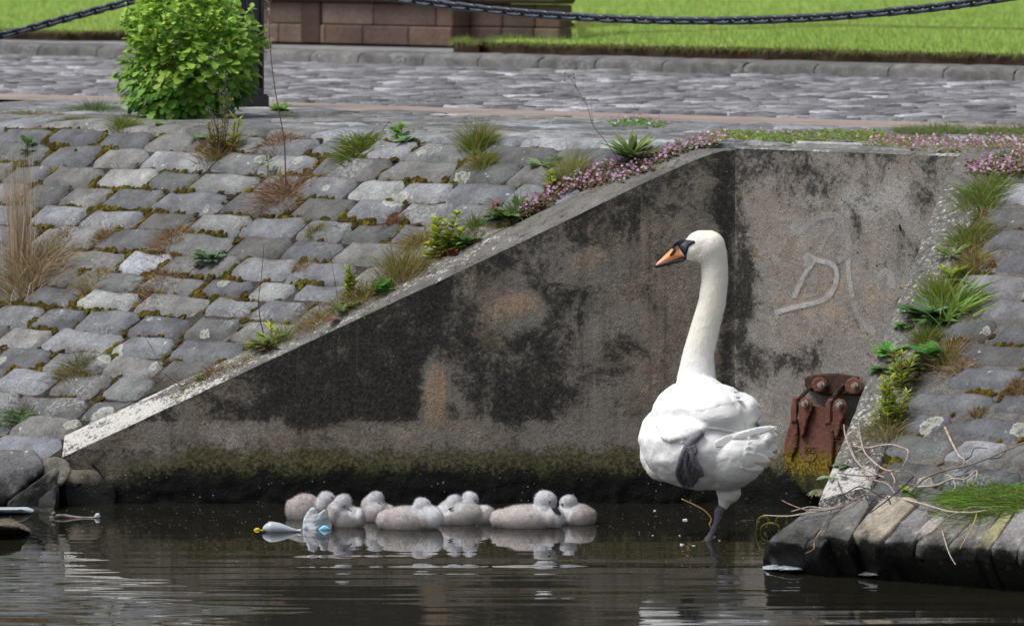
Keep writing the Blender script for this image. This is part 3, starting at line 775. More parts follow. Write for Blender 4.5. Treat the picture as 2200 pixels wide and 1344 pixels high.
N=len(base); dv=np.stack([rng.normal(0,0.28,N),rng.normal(0,0.28,N),np.ones(N)],1); dv/=np.linalg.norm(dv,axis=1)[:,None]
mb=MB(); blades(mb,np.array(base),dv,np.array(lens),0.0045,np.array(bend)+rng.normal(0,0.2,(N,3))*[1,1,0.3],np.array(cols),seg=2)
lg=mb.build('grass',GRASS); tag(lg,'short mown grass of the lawns','grass',kind='stuff')

# ---------------- brown sandstone plinth ----------------
t = NT('brown_sandstone'); c=t.attr(); n1=t.noise(4,5,0.7); n2=t.noise(45,4,0.75)
BROWN = t.out(t.mix(1.0,t.mix(1.0,c,t.mr(n1,0.3,0.7,0.7,1.3),'MULTIPLY'),t.mr(n2,0.3,0.7,0.75,1.25),'MULTIPLY'),0.85,t.bump(n2,0.5,0.01),spec=0.2)
def box_ud(mb,u0,u1,d0,d1,z0,z1,col,bev=0.008):
    bm=bmesh.new(); vs=[]
    for z in (z0,z1):
        for (u,d) in ((u0,d0),(u1,d0),(u1,d1),(u0,d1)): x,y=xy(u,d); vs.append(bm.verts.new((x,y,z)))
    for f in ((0,1,2,3),(7,6,5,4),(0,4,5,1),(1,5,6,2),(2,6,7,3),(3,7,4,0)): bm.faces.new([vs[i] for i in f])
    bmesh.ops.recalc_face_normals(bm,faces=bm.faces[:])
    if bev: bmesh.ops.bevel(bm,geom=bm.edges[:],offset=bev,segments=1,affect='EDGES')
    bm.verts.index_update(); mb.add([v.co[:] for v in bm.verts],[[v.index for v in f.verts] for f in bm.faces],col); bm.free()
DP=-9.05; UL,UM,UR=-12.0,-9.83,-9.08
plin = empty('plinth', (*xy(UM,DP-0.5),Q+0.09), 'low brown sandstone plinth with moulded ledge beyond the kerb, behind the chain','plinth')
bc=lambda: jit(random.choice([(0.115,0.078,0.062),(0.095,0.066,0.055),(0.13,0.095,0.075)]),0.12)
mb=MB(); zb=Q+0.087
for r_,(h0,h1,off,LL) in enumerate(((0,0.118,0,0.36),(0.121,0.262,0.15,0.5))):
    u=UL+off*0.4
    u0=UL
    while u0<UM-0.01:
        u1=min(UM,u0+LL*random.uniform(0.85,1.2)); 
        if UM-u1<0.12: u1=UM
        dark = -11.05<(u0+u1)/2<-10.75
        box_ud(mb,u0+0.002,u1-0.002,DP-0.22+0.0,DP+(0.0 if r_ else 0.012),zb+h0,zb+h1,bc()); u0=u1
    u0=UM
    while u0<UR-0.01:
        u1=min(UR,u0+0.27); box_ud(mb,u0+0.003,u1-0.003,DP-0.28,DP-0.16+(0.0 if r_ else 0.012),zb+h0,zb+h1,tuple(k*0.8 for k in bc())); u0=u1
o=mb.build('masonry',BROWN,smooth=False); put(o,plin)
mb=MB(); box_ud(mb,-11.12,-10.95,DP+0.0,DP+0.022,zb+0.001,zb+0.262,(0.055,0.034,0.028)); o=mb.build('pilaster',BROWN,smooth=False); put(o,plin)
mb=MB(); box_ud(mb,UL+0.02,UM-0.05,DP-0.6,DP-0.2,zb-0.01,zb+0.26,(0.09,0.065,0.05),0); o=mb.build('core',BROWN,smooth=False); put(o,plin)
mb=MB(); box_ud(mb,UL-0.03,UM+0.02,DP-0.6,DP+0.05,zb+0.266,zb+0.36,(0.07,0.05,0.042),0.02); box_ud(mb,UM+0.022,UR+0.02,DP-0.30,DP-0.11,zb+0.268,zb+0.362,(0.07,0.05,0.042),0.02)
o=mb.build('ledge',BROWN,smooth=False); put(o,plin)
mb=MB(); box_ud(mb,UL+0.1,UM-0.1,DP-0.5,DP-0.12,zb+0.36,zb+1.1,(0.10,0.07,0.058),0.01); o=mb.build('upper_wall',BROWN,smooth=False); put(o,plin)

# ---------------- iron post and chains ----------------
t = NT('black_iron'); n=t.noise(40,3,0.6); IRON = t.out(t.mix(t.mr(n,0.4,0.7),(0.010,0.012,0.018),(0.022,0.026,0.036)),0.42,t.bump(n,0.3,0.004),spec=0.5)
t = NT('chain_paint'); n=t.noise(60,3,0.6); CHP = t.out(t.mix(t.mr(n,0.4,0.7),(0.014,0.020,0.036),(0.04,0.05,0.07)),0.35,t.bump(n,0.3,0.003),spec=0.6)
pp = G(520,233,Q); post = empty('bollard',(pp.x,pp.y,Q),'square black iron chain post half hidden behind the leafy bush','post')
def lathe_sq(mb,prof,cx,cy,groove=0.0,col=(1,1,1)):
    V=[];ns=32
    for (r,z) in prof:
        for j in range(ns):
            a=2*math.pi*j/ns+PHI; k=r/max(abs(math.cos(a-PHI)),abs(math.sin(a-PHI)))**0.9
            V.append((cx+k*math.cos(a),cy+k*math.sin(a),z))
    F=[[i*ns+j,i*ns+(j+1)%ns,(i+1)*ns+(j+1)%ns,(i+1)*ns+j] for i in range(len(prof)-1) for j in range(ns)]
    F+=[[ (len(prof)-1)*ns+j for j in range(ns)]]; mb.add(V,F,col)
PR=-PHI
def sq(mb,r,z0,z1,cx,cy,bev=0.008):
    bm=bmesh.new(); vs=[]
    for z in (z0,z1):
        for k in range(4):
            a=PR+math.pi/4+k*math.pi/2; vs.append(bm.verts.new((cx+r*1.4142*math.cos(a),cy+r*1.4142*math.sin(a),z)))
    for f in ((3,2,1,0),(4,5,6,7),(0,1,5,4),(1,2,6,5),(2,3,7,6),(3,0,4,7)): bm.faces.new([vs[i] for i in f])
    bmesh.ops.bevel(bm,geom=bm.edges[:],offset=bev,segments=2,affect='EDGES'); bm.verts.index_update()
    mb.add([v.co[:] for v in bm.verts],[[v.index for v in f.verts] for f in bm.faces]); bm.free()
mb=MB(); sq(mb,0.082,Q-0.02,Q+0.86,pp.x,pp.y,0.012)
o=mb.build('shaft',IRON,smooth=False); put(o,post)
mb=MB(); sq(mb,0.098,Q-0.02,Q+0.07,pp.x,pp.y,0.01); o=mb.build('base',IRON,smooth=False); put(o,post)
mb=MB()
for k in range(4):
    a=PR+k*math.pi/2; nx_,ny_=math.cos(a),math.sin(a); tx,ty=-ny_,nx_
    for s_ in (-0.05,0.05):
        cx,cy=pp.x+nx_*0.084+tx*s_,pp.y+ny_*0.084+ty*s_; tube(mb,[(cx,cy,Q+0.1),(cx,cy,Q+0.82)],0.008,6)
o=mb.build('moulding',IRON); put(o,post)
mb=MB(); sq(mb,0.10,Q+0.86,Q+0.90,pp.x,pp.y,0.01); sq(mb,0.085,Q+0.90,Q+0.96,pp.x,pp.y,0.03); o=mb.build('cap',IRON,smooth=False); put(o,post)
def link_mesh():
    mb=MB(); L=0.0265; Rr=0.0145; pts=[]
    for k in range(7): a=-math.pi/2+math.pi*k/6; pts.append((L/1.0+Rr*math.cos(a),Rr*math.sin(a)))
    for k in range(7): a=math.pi/2+math.pi*k/6; pts.append((-L+Rr*math.cos(a),Rr*math.sin(a)))
    n=len(pts); m=7; V=[]
    for i,(x,y) in enumerate(pts):
        x0,y0=pts[i-1]; x1,y1=pts[(i+1)%n]; tx,ty=x1-x0,y1-y0; l=math.hypot(tx,ty); nx_,ny_=ty/l,-tx/l
        for j in range(m):
            a=2*math.pi*j/m; V.append((x+nx_*0.0092*math.cos(a),y+ny_*0.0092*math.cos(a),0.0092*math.sin(a)))
    F=[[i*m+j,((i+1)%n)*m+j,((i+1)%n)*m+(j+1)%m,i*m+(j+1)%m] for i in range(n) for j in range(m)]
    mb.add(V,F); return mb
LK=link_mesh().build('link',CHP,link=False); LKM=LK.data; bpy.data.objects.remove(LK)
LKM.transform(__import__('mathutils').Matrix.Diagonal((1,1,1,1)))
def mk_chain(pts3,label):
    c=smoothpts(pts3,24); seg=[0]
    for a,b in zip(c,c[1:]): seg.append(seg[-1]+(b-a).length)
    root=empty('chain',pts3[0],label,'chain','chains hung between iron posts'); s=0.0; k=0; pitch=0.058
    while s+pitch<seg[-1] and k<98:
        i=np.searchsorted(seg,s+pitch/2)-1; i=max(0,min(i,len(c)-2)); tt=(s+pitch/2-seg[i])/(seg[i+1]-seg[i]); p=c[i].lerp(c[i+1],tt); d_=(c[i+1]-c[i]).normalized()
        o=bpy.data.objects.new('link',LKM); COL.objects.link(o); from mathutils import Matrix
        q=d_.to_track_quat('X','Z'); o.rotation_mode='QUATERNION'; from mathutils import Quaternion
        o.rotation_quaternion=q@Quaternion((1,0,0),(math.pi/4 if k%2 else -math.pi/4)+random.uniform(-.15,.15)); o.location=p; put(o,root); s+=pitch; k+=1
    return root
def yline(px,Y0=pp.y,px0=520):        # depth of the post line at a photo column
    # point on line through post, direction e_u
    a=(px-1100)/FPX; tt=(a*Y0-pp.x)/(PC+a*PS); return Y0-tt*PS
pr=[]
for px in (548,700,880,1100,1300,1500,1700,1900,2130,2465): y=45-45*((px-1505)/625)**2; pr.append(P(px,y,yline(px)))
mk_chain(pr,'long dark iron chain sagging across the lawn and plinth right of the post')
mk_chain([P(px,y,yline(px)) for px,y in ((515,-62),(400,-29),(290,1),(150,38),(0,77),(-250,125),(-500,145))],'dark iron chain running down to the left edge in front of the left lawn')
# ---------------- swan ----------------
t = NT('white_plumage'); c=t.attr(); p=t.pos()
n1=t.noise(1.0,4,0.6,vec=t.scaled((60,60,14))); n2=t.noise(300,2,0.6); n3=t.noise(22,4,0.6,dist=0.5)
vv=t.voro(1.0,vec=t.scaled((42,42,30))); n3=t.ma('ADD',n3,t.ma('MULTIPLY',vv,0.22)); bn=t.bump(t.ma('ADD',t.ma('MULTIPLY',n3,1.0),t.ma('ADD',t.ma('MULTIPLY',n1,0.5),t.ma('MULTIPLY',n2,0.12))),0.5,0.010)
z=t.sxyz(t.t.nodes.new('ShaderNodeNewGeometry').outputs['Position'])[2]
cr=t.mix(t.mr(z,0.62,0.80),(0.80,0.80,0.795),(0.80,0.765,0.68))        # neck and head feathers are creamier
cr=t.mix(t.ma('MULTIPLY',t.mr(z,1.185,1.215),0.5),cr,(0.80,0.58,0.34))
PLUME=t.out(cr,0.8,bn,spec=0.2); PLUME.node_tree.nodes['Principled BSDF'].inputs['Subsurface Weight'].default_value=0.0
t = NT('feather'); n1=t.noise(1.0,3,0.5,vec=t.scaled((200,30,120))); FEATH=t.out((0.80,0.80,0.795),0.7,t.bump(n1,0.3,0.003),spec=0.25)
t = NT('black_skin'); n=t.noise(300,2,0.5); BSKIN=t.out((0.014,0.016,0.024),0.5,t.bump(n,0.3,0.001),spec=0.4)
t = NT('bill_orange'); x=t.sxyz(t.t.nodes.new('ShaderNodeNewGeometry').outputs['Position'])[2]; n=t.noise(120,3,0.5)
BILL=t.out(t.mix(t.mr(x,1.075,1.105),(0.82,0.42,0.34),(0.82,0.32,0.11)),0.45,t.bump(n,0.2,0.001),spec=0.4)
t = NT('leg_skin'); n=t.noise(130,4,0.65); v=t.voro(330); LEGM=t.out(t.mix(t.mr(n,0.35,0.65),(0.085,0.08,0.10),(0.24,0.225,0.265)),0.55,t.bump(t.ma('ADD',n,t.ma('MULTIPLY',v,0.6)),0.8,0.003),spec=0.4)
t = NT('eye'); EYE=t.out((0.006,0.005,0.005),0.12,spec=0.6)

YS=G(1520,1160).y
swan=empty('swan',G(1520,1160),'tall white swan standing on one leg, neck raised, dark webbed foot tucked up','swan','swan family')
del swan['group']
def E(px,py,dy,rx,ry,rz,rot=None): return (P(px,py,YS+dy),(rx/550,ry/550,rz/550),rot)
from mathutils import Euler
yaw=lambda a,b=0: Euler((0,R(b),R(a)),'XYZ')
ells=[
 E(1508,955,0.02,132,150,97,None), E(1445,948,0.12,74,95,84), E(1490,890,0.05,92,120,74), E(1535,885,-0.02,80,110,62),
 E(1455,900,0.10,58,80,50), E(1505,850,0.10,58,70,44), E(1572,975,-0.08,78,100,72), E(1605,962,-0.10,52,76,46,yaw(0,-12)),
 E(1630,955,-0.12,30,52,36,yaw(0,-15)), E(1645,940,-0.14,18,40,20), E(1560,1010,-0.03,62,80,44), E(1598,882,-0.02,34,70,36),
 E(1408,968,0.13,36,60,52), E(1425,1000,0.1,40,60,32),
 E(1566,1058,0.0,27,30,26), E(1556,1075,0.0,15,16,22)]
ells+=chain([(1500,858,YS+0.16,52,1.1),(1496,818,YS+0.165,43,1.0),(1500,762,YS+0.16,34,1.0),(1516,700,YS+0.155,31.5,1),(1530,650,YS+0.15,30,1),(1536,600,YS+0.145,29,1),(1535,565,YS+0.14,29,1),(1531,543,YS+0.135,31,1)],6)
ells+=[E(1523,530,0.13,36,33,36), E(1501,531,0.13,33,29,28), E(1508,524,0.13,36,30,30), E(1482,538,0.13,20,22,22), E(1470,535,0.13,14,16,19), E(1514,545,0.13,32,28,20)]
me=blob_mesh('body',ells,0.0062,5)
# soft feather tracts: low ridges along the flank
for v in me.vertices:
    pz=v.co; px,py=proj(pz.x,pz.y,pz.z)
    if py>820: 
        k=0.007*mnoise.noise(Vector((px*0.012,py*0.030,1.5)))+0.003*mnoise.noise(Vector((px*0.05,py*0.05,3)))
        v.co+=v.normal*k
body=from_mesh('body',me,PLUME,swan)
BV=BVHTree.FromPolygons([ (swan.location*0+body.location+swan.location)*0+v.co for v in me.vertices],[p.vertices[:] for p in me.polygons])
def front(px,py,default=YS):
    h=BV.ray_cast(Vector((0,0,H)),ray(px,py).normalized())
    return h[0].y if h[0] else default
def frontc(cx,cy,k=0.85):      # clamp sampling toward the body centre when the ray misses
    def f(px,py):
        for s_ in (1,0.95,0.9,0.85,0.8,0.7,0.6):
            qx,qy=cx+(px-cx)*s_,cy+(py-cy)*s_; h=BV.ray_cast(Vector((0,0,H)),ray(qx,qy).normalized())
            if h[0]: return h[0].y
        return YS
    return f
# body fuzz
fb=MB()
zc=lambda p: np.where(p[:,2:3]>0.70,np.array([[0.80,0.765,0.68]]),np.array([[0.8,0.8,0.795]]))
fuzz(fb,me,6000,0.007,0.0010,(0.8,0.78,0.72),lean=(0,0,-0.5),sel=lambda c:(c[:,2]>0.62).astype(float)+0.02,colfun=zc)
fuzz(fb,me,900,0.008,0.0011,(0.8,0.8,0.8),lean=(0.9,-0.3,-0.25),sel=lambda c:((c[:,2]<0.62)&(c[:,2]>0.16)).astype(float),colfun=zc)
t=NT('down_feather'); FUZZM=t.out(t.attr(),0.9,spec=0.1)
o=fb.build('down',FUZZM); put(o,swan)
def tmpl(outline,fold=0.25,curl=-0.25):
    n=len(outline); V=[]; F=[]
    for (u,v) in outline: V+= [(u,0,curl*u*u),(u,v,fold*v+curl*u*u),(u,-v,fold*v+curl*u*u)]
    for i in range(n-1): a=3*i; b=3*i+3; F+= [[a,b,b+1,a+1],[a,a+2,b+2,b]]
    return np.array(V,float),np.array(F)
FEA=tmpl([(0,0.08),(0.25,0.22),(0.55,0.29),(0.8,0.27),(0.93,0.17),(1,0.03)],fold=-0.05,curl=-0.015)
def scatter(mb,T,pos,ax,nrm,size,col,wsc=1.0):
    V,F=T; pos=np.asarray(pos,float); N=len(pos); ax=np.asarray(ax,float); nrm=np.asarray(nrm,float)
    ax=ax/np.linalg.norm(ax,axis=1)[:,None]; y=np.cross(nrm,ax); y/=np.linalg.norm(y,axis=1)[:,None]+1e-9; z=np.cross(ax,y)
    size=np.broadcast_to(size,(N,)); v=pos[:,None,:]+size[:,None,None]*(V[None,:,0:1]*ax[:,None,:]+wsc*V[None,:,1:2]*y[:,None,:]+V[None,:,2:3]*z[:,None,:])
    f=(np.arange(N)*len(V))[:,None,None]+F[None]; col=np.asarray(col,float)
    if col.ndim==1: col=np.tile(col,(N,1))
    mb.add(v.reshape(-1,3),f.reshape(-1,F.shape[1]),np.repeat(col,len(V),0))
# folded wings: thick shells with scalloped rear edge
def scallop(a,b,n,amp,sgn=1):
    a=np.array(a,float);b=np.array(b,float);d=b-a;nn=np.array((-d[1],d[0]))/np.linalg.norm(d)*sgn;out=[]
    for i in range(n):
        for k in (0.0,0.3,0.6,0.85): out.append(tuple(a+d*(i+k)/n+nn*amp*math.sin(math.pi*k)))
    return out
edge=[]
for a_,b_,n_s in (((1592,926),(1560,926),1),((1560,926),(1524,923),2),((1524,923),(1488,936),5),((1488,936),(1458,948),5),((1458,948),(1436,950),3)): edge+=scallop(a_,b_,n_s,3.4 if n_s>2 else 0.6,-1)
wing_poly=[(1418,862),(1438,838),(1462,822),(1495,812),(1525,815),(1550,828),(1572,850),(1590,878),(1602,905),(1604,922)]+edge+[(1424,946),(1414,932),(1408,912),(1408,885)]
def wb(px,py): return 0.0035*mnoise.noise(Vector((px*0.02+py*0.008,py*0.05,7)))+0.0022*math.sin((py-0.35*(1500-px)*0+0.10*(px-1400))*0.16+2*mnoise.noise(Vector((px*0.012,py*0.012,0))))
mb=MB(); pillow(mb,wing_poly,frontc(1500,890),0.026,20,4.0,bumpf=wb); wg=mb.build('wing',PLUME); put(wg,swan)
wing2=[(1562,846),(1578,840),(1600,843),(1618,852),(1631,868),(1636,888),(1637,905),(1634,922),(1618,926),(1600,918),(1590,895),(1575,870)]
mb=MB(); pillow(mb,wing2,frontc(1590,890),0.030,20,4,bumpf=wb); wg=mb.build('wing',PLUME); put(wg,swan)
# flight feather quills lying along the lower wing edge
mb=MB()
for (x0,y0,x1,y1,wv) in ((1545,922,1604,930,5),(1530,919,1590,925,5),(1515,918,1570,921,5)):
    pts_=[]; 
    for k in range(9): s_=k/8; pts_.append((x0+(x1-x0)*s_, y0+(y1-y0)*s_-wv*math.sin(math.pi*s_**0.7)*0.6))
    poly=pts_+[(x0+(x1-x0)*k/8,y0+(y1-y0)*k/8+wv*0.5*math.sin(math.pi*(k/8)**0.8)) for k in range(7,0,-1)]
    f_=frontc(1540,900); pillow(mb,poly,lambda a,b:f_(a,b)-0.018,0.003,3,3)
fq=mb.build('flight_feathers',FEATH); put(fq,swan)
wing_objs=[o_ for o_ in COL.objects if o_.name.startswith('wing') and o_.parent is swan]
# layered contour feathers laid like scales along the body
FT=tmpl0=None
def feather_scales(name,me_,sel,spacing,size,tdir,lift,N=9000,col=(0.8,0.8,0.795)):
    me_.calc_loop_triangles(); n=len(me_.vertices); co=np.empty(n*3,np.float32); me_.vertices.foreach_get('co',co); co=co.reshape(-1,3).astype(float)
    T=np.array([t_.vertices[:] for t_ in me_.loop_triangles]); a,b,c=co[T[:,0]],co[T[:,1]],co[T[:,2]]; cr_=np.cross(b-a,c-a); ar=np.linalg.norm(cr_,axis=1)*sel((a+b+c)/3)
    i=rng.choice(len(T),N,p=ar/ar.sum()); r1=np.sqrt(rng.random(N))[:,None]; r2=rng.random(N)[:,None]; p=a[i]*(1-r1)+b[i]*r1*(1-r2)+c[i]*r1*r2; nn=cr_[i]/(np.linalg.norm(cr_[i],axis=1)[:,None]+1e-12)
    keep=[];grid={}
    for k in range(N):
        key=tuple((p[k]//spacing).astype(int)); ok=True
        for dx in (-1,0,1):
            for dy in (-1,0,1):
                for dz in (-1,0,1):
                    for q in grid.get((key[0]+dx,key[1]+dy,key[2]+dz),()):
                        if np.linalg.norm(p[k]-p[q])<spacing: ok=False
        if ok: keep.append(k); grid.setdefault(key,[]).append(k)
    p=p[keep]; nn=nn[keep]; M=len(keep); td=np.array(tdir)+rng.normal(0,0.10,(M,3)); ax=td-nn*np.sum(td*nn,1,keepdims=True); ax/=np.linalg.norm(ax,axis=1)[:,None]+1e-9
    ax=ax+nn*lift; mbx=MB(); sz=size(p)*rng.uniform(0.85,1.15,M)
    scatter(mbx,FEA,p-ax*sz[:,None]*0.35+nn*0.0006,ax,nn,sz,np.tile(col,(M,1))); o=mbx.build(name,FEATH); put(o,swan); return o
zone=lambda c_: np.array([1.0 if (proj(*q)[1]>832) else 0.0 for q in c_])
# long scapular and covert feathers lying along the folded wing
fw_=lambda a_,b_: (lambda h: h if h else YS)(None)
WB=BVHTree.FromPolygons([v.co.copy() for v in wing_objs[0].data.vertices],[p_.vertices[:] for p_ in wing_objs[0].data.polygons])
def wfront(px,py):
    for k in (1,0.97,0.94,0.9,0.85,0.8):
        h=WB.ray_cast(Vector((0,0,H)),ray(1500+(px-1500)*k,890+(py-890)*k).normalized())
        if h[0]: return h[0].y
    return YS-0.2
def slim(mbx,b,tp,wv,lift=0.0015):
    b=np.array(b,float);tp=np.array(tp,float);d=tp-b;L=np.linalg.norm(d);u_=d/L;n_=np.array((-u_[1],u_[0]));V=[];m=7
    for k in range(m+1):
        s_=k/m; wd=wv*0.5*(0.25+0.75*math.sin(math.pi*min(0.9,s_*0.9+0.05))**0.7)*(1 if k<m else 0.25); c=b+d*s_
        for j in (-1,-0.5,0,0.5,1): q=c+n_*wd*j; V.append(P(q[0],q[1],wfront(q[0],q[1])-0.0008-lift*s_+0.0010*abs(j)))
    mbx.add(V,[[k*5+j,k*5+j+1,(k+1)*5+j+1,(k+1)*5+j] for k in range(m) for j in range(4)])
mb=MB()
for row,(y0,n_,L,wv) in enumerate(((0.80,9,46,17),(0.55,9,44,16),(0.30,8,40,15))):
    for k in range(n_):
        s_=k/(n_-1); bx=1432+112*s_+row*7; by=930-24*s_-(2-row)*0-row*24-18*math.sin(math.pi*s_)*0.4
        slim(mb,(bx,by),(bx+L*(0.86+0.1*s_),by+L*(0.42-0.36*s_)-2),wv+random.uniform(-1,1))
o=mb.build('wing_feathers',FEATH); put(o,swan)
# tail: fan of stiff feathers above the white rump
def feather(mb,base,tip,wpx,Y0,Y1,curl=0.0,T=0.0012,nick=0.0):
    base=np.array(base,float);tip=np.array(tip,float);d=tip-base;L=np.linalg.norm(d);u_=d/L;n_=np.array((-u_[1],u_[0]));up=[];dn=[]
    for k in range(9):
        s_=k/8; wv=wpx*math.sin(math.pi*min(0.97,0.12+0.80*s_))**0.6*(1 if s_<1 else 0.35)
        c=base+d*s_+n_*curl*L*math.sin(math.pi*s_)*0.2
        up.append(tuple(c+n_*wv/2*(1-nick*random.random()))); dn.append(tuple(c-n_*wv/2*(1-nick*random.random())))
    poly=up+[tuple(tip+u_*wpx*0.12)]+dn[::-1]
    def yf(a,b):
        s_=max(0,min(1,((np.array((a,b))-base)@u_)/L)); return Y0+(Y1-Y0)*s_
    pillow(mb,poly,yf,T,4,4.5)
tail=None
mbs=[]
ft_=frontc(1590,965)
for (b,tp,wv,e0,e1) in (((1536,955),(1612,928),17,0.020,0.018),((1552,948),(1640,922),19,0.022,0.02),((1575,940),(1668,917),18,0.024,0.02),((1600,932),(1669,922),14,0.02,0.012),
   ((1612,934),(1670,934),17,0.012,0.0),((1606,945),(1666,948),18,0.010,-0.01),((1605,955),(1671,962),19,0.008,-0.01),((1600,965),(1664,978),18,0.006,-0.01),((1598,975),(1654,990),16,0.004,-0.005),((1590,1000),(1640,1006),13,0.003,0.0)):
    mb=MB(); yb0=ft_(*b)-e0*0.45; yb1=min(ft_(*tp),yb0+0.06)-e1; feather(mb,b,tp,wv*(1.0 if b[1]<950 and b[0]<1580 else 1.45),yb0,yb1,curl=0.06*(-1 if b[1]<950 else 1),nick=0.12,T=0.0008); o=mb.build('tail_feather',FEATH); put(o,swan)
# undertail bulk reaching to the tail (part of the body outline)
# bill
mb=MB(); Yh=YS+0.13
yb=lambda a,b: Yh-0.004-0.012*max(0,min(1,(a-1440)/40))
pillow(mb,[(1407,571),(1413,563),(1425,551),(1437,540),(1446,531),(1452,526),(1456,531),(1462,540),(1469,549),(1468,553),(1455,557),(1435,564),(1415,571)],yb,0.017,16,3)
bill=mb.build('bill',BILL); put(bill,swan)
mb=MB()
pillow(mb,[(1405,573),(1408,568),(1413,571),(1435,565),(1455,558),(1469,552),(1474,556),(1468,562),(1450,566),(1430,571),(1411,576)],yb,0.016,10,3)
pillow(mb,[(1443,534),(1445,526),(1449,519),(1456,513),(1463,512),(1475,515),(1486,516),(1492,517),(1494,521),(1487,525),(1480,530),(1477,540),(1475,550),(1475,558),(1468,559),(1470,549),(1462,538),(1456,527),(1453,525),(1447,535)],lambda a,b: min(frontc(1495,535)(a,b)-0.001,Yh-0.018),0.008,8,2.5)
pillow(mb,[(1439,547),(1445,538),(1451,532),(1453,535),(1450,543),(1445,549),(1440,551)],lambda a,b:yb(a,b)-0.0165,0.003,3,2)
pillow(mb,[(1441,534),(1446,524),(1452,519),(1456,524),(1454,530),(1448,535)],lambda a,b:Yh-0.004,0.014,7,2.5)
mk=mb.build('face_mask',BSKIN); put(mk,swan)
bm=bmesh.new(); bmesh.ops.create_uvsphere(bm,u_segments=16,v_segments=10,radius=0.0068); me_=bpy.data.meshes.new('eye'); bm.to_mesh(me_); bm.free()
for p_ in me_.polygons: p_.use_smooth=True
me_.materials.append(EYE); ey_=bpy.data.objects.new('eye',me_); COL.objects.link(ey_); ey_.location=P(1487,520,frontc(1500,530)(1487,520)+0.0005-0.002); put(ey_,swan)
# standing leg
mb=MB(); Lp=[P(1557,1072,YS),P(1553,1085,YS),P(1545,1098,YS-0.002),P(1543,1110,YS-0.004),P(1538,1125,YS-0.003),P(1531,1142,YS-0.001),P(1524,1156,YS),P(1519,1172,YS)]
tube(mb,smoothpts(Lp,4),[x/550 for x in np.interp(np.linspace(0,7,29),range(8),[9,9,10.5,9,6.2,5.8,8,10])],10)
leg=mb.build('leg',LEGM); put(leg,swan)
# raised foot, folded against the flank: shank, three long toes, small hind toe, web between
ff=frontc(1480,985); FY=lambda a,b:ff(a,b)-0.014
foot_root=None
mb=MB()
sh=[(1507,928),(1497,938),(1486,947),(1477,958)]
tube(mb,smoothpts([P(a,b,FY(a,b)+0.004) for a,b in sh],4),[x/550 for x in np.interp(np.linspace(0,3,13),range(4),[9,9,10,11])],9)
shank=mb.build('shank',LEGM); put(shank,swan)
def toe(pts_,rad,extra=0.0):
    mb=MB(); pp_=smoothpts([P(a,b,FY(a,b)-0.004-extra) for a,b in pts_],5); n_=len(pp_)
    rr=np.interp(np.linspace(0,1,n_),np.linspace(0,1,len(rad)),rad)/550*(1+0.08*np.sin(np.arange(n_)*2.1))
    tube(mb,pp_,list(rr),9); o=mb.build('toe',LEGM); put(o,swan); return o
toe([(1477,958),(1468,974),(1460,995),(1455,1012),(1460,1028),(1470,1040),(1480,1042)],[9,7,6.5,5.5,6,5.5,5,3])
toe([(1479,960),(1473,985),(1474,1005),(1480,1022),(1488,1036),(1484,1043)],[7,5.5,5,5,5,4.5,2.5],0.002)
toe([(1482,958),(1488,978),(1494,996),(1502,1006),(1507,1018),(1503,1023)],[8,7,7,7,6.5,5,3],0.001)
toe([(1489,956),(1494,968),(1492,976),(1486,978)],[6,5,3.5,2])
mb=MB(); pillow(mb,[(1472,962),(1490,962),(1497,985),(1505,1008),(1503,1022),(1498,1034),(1488,1046),(1480,1047),(1470,1043),(1460,1028),(1456,1010),(1463,990)],lambda a,b:FY(a,b)+0.002,0.006,7,3.5,bumpf=lambda a,b:0.0045*math.sin(a*0.5+0.16*b)+0.002*mnoise.noise(Vector((a*.15,b*.1,0))))
wb_=mb.build('web',LEGM); put(wb_,swan)

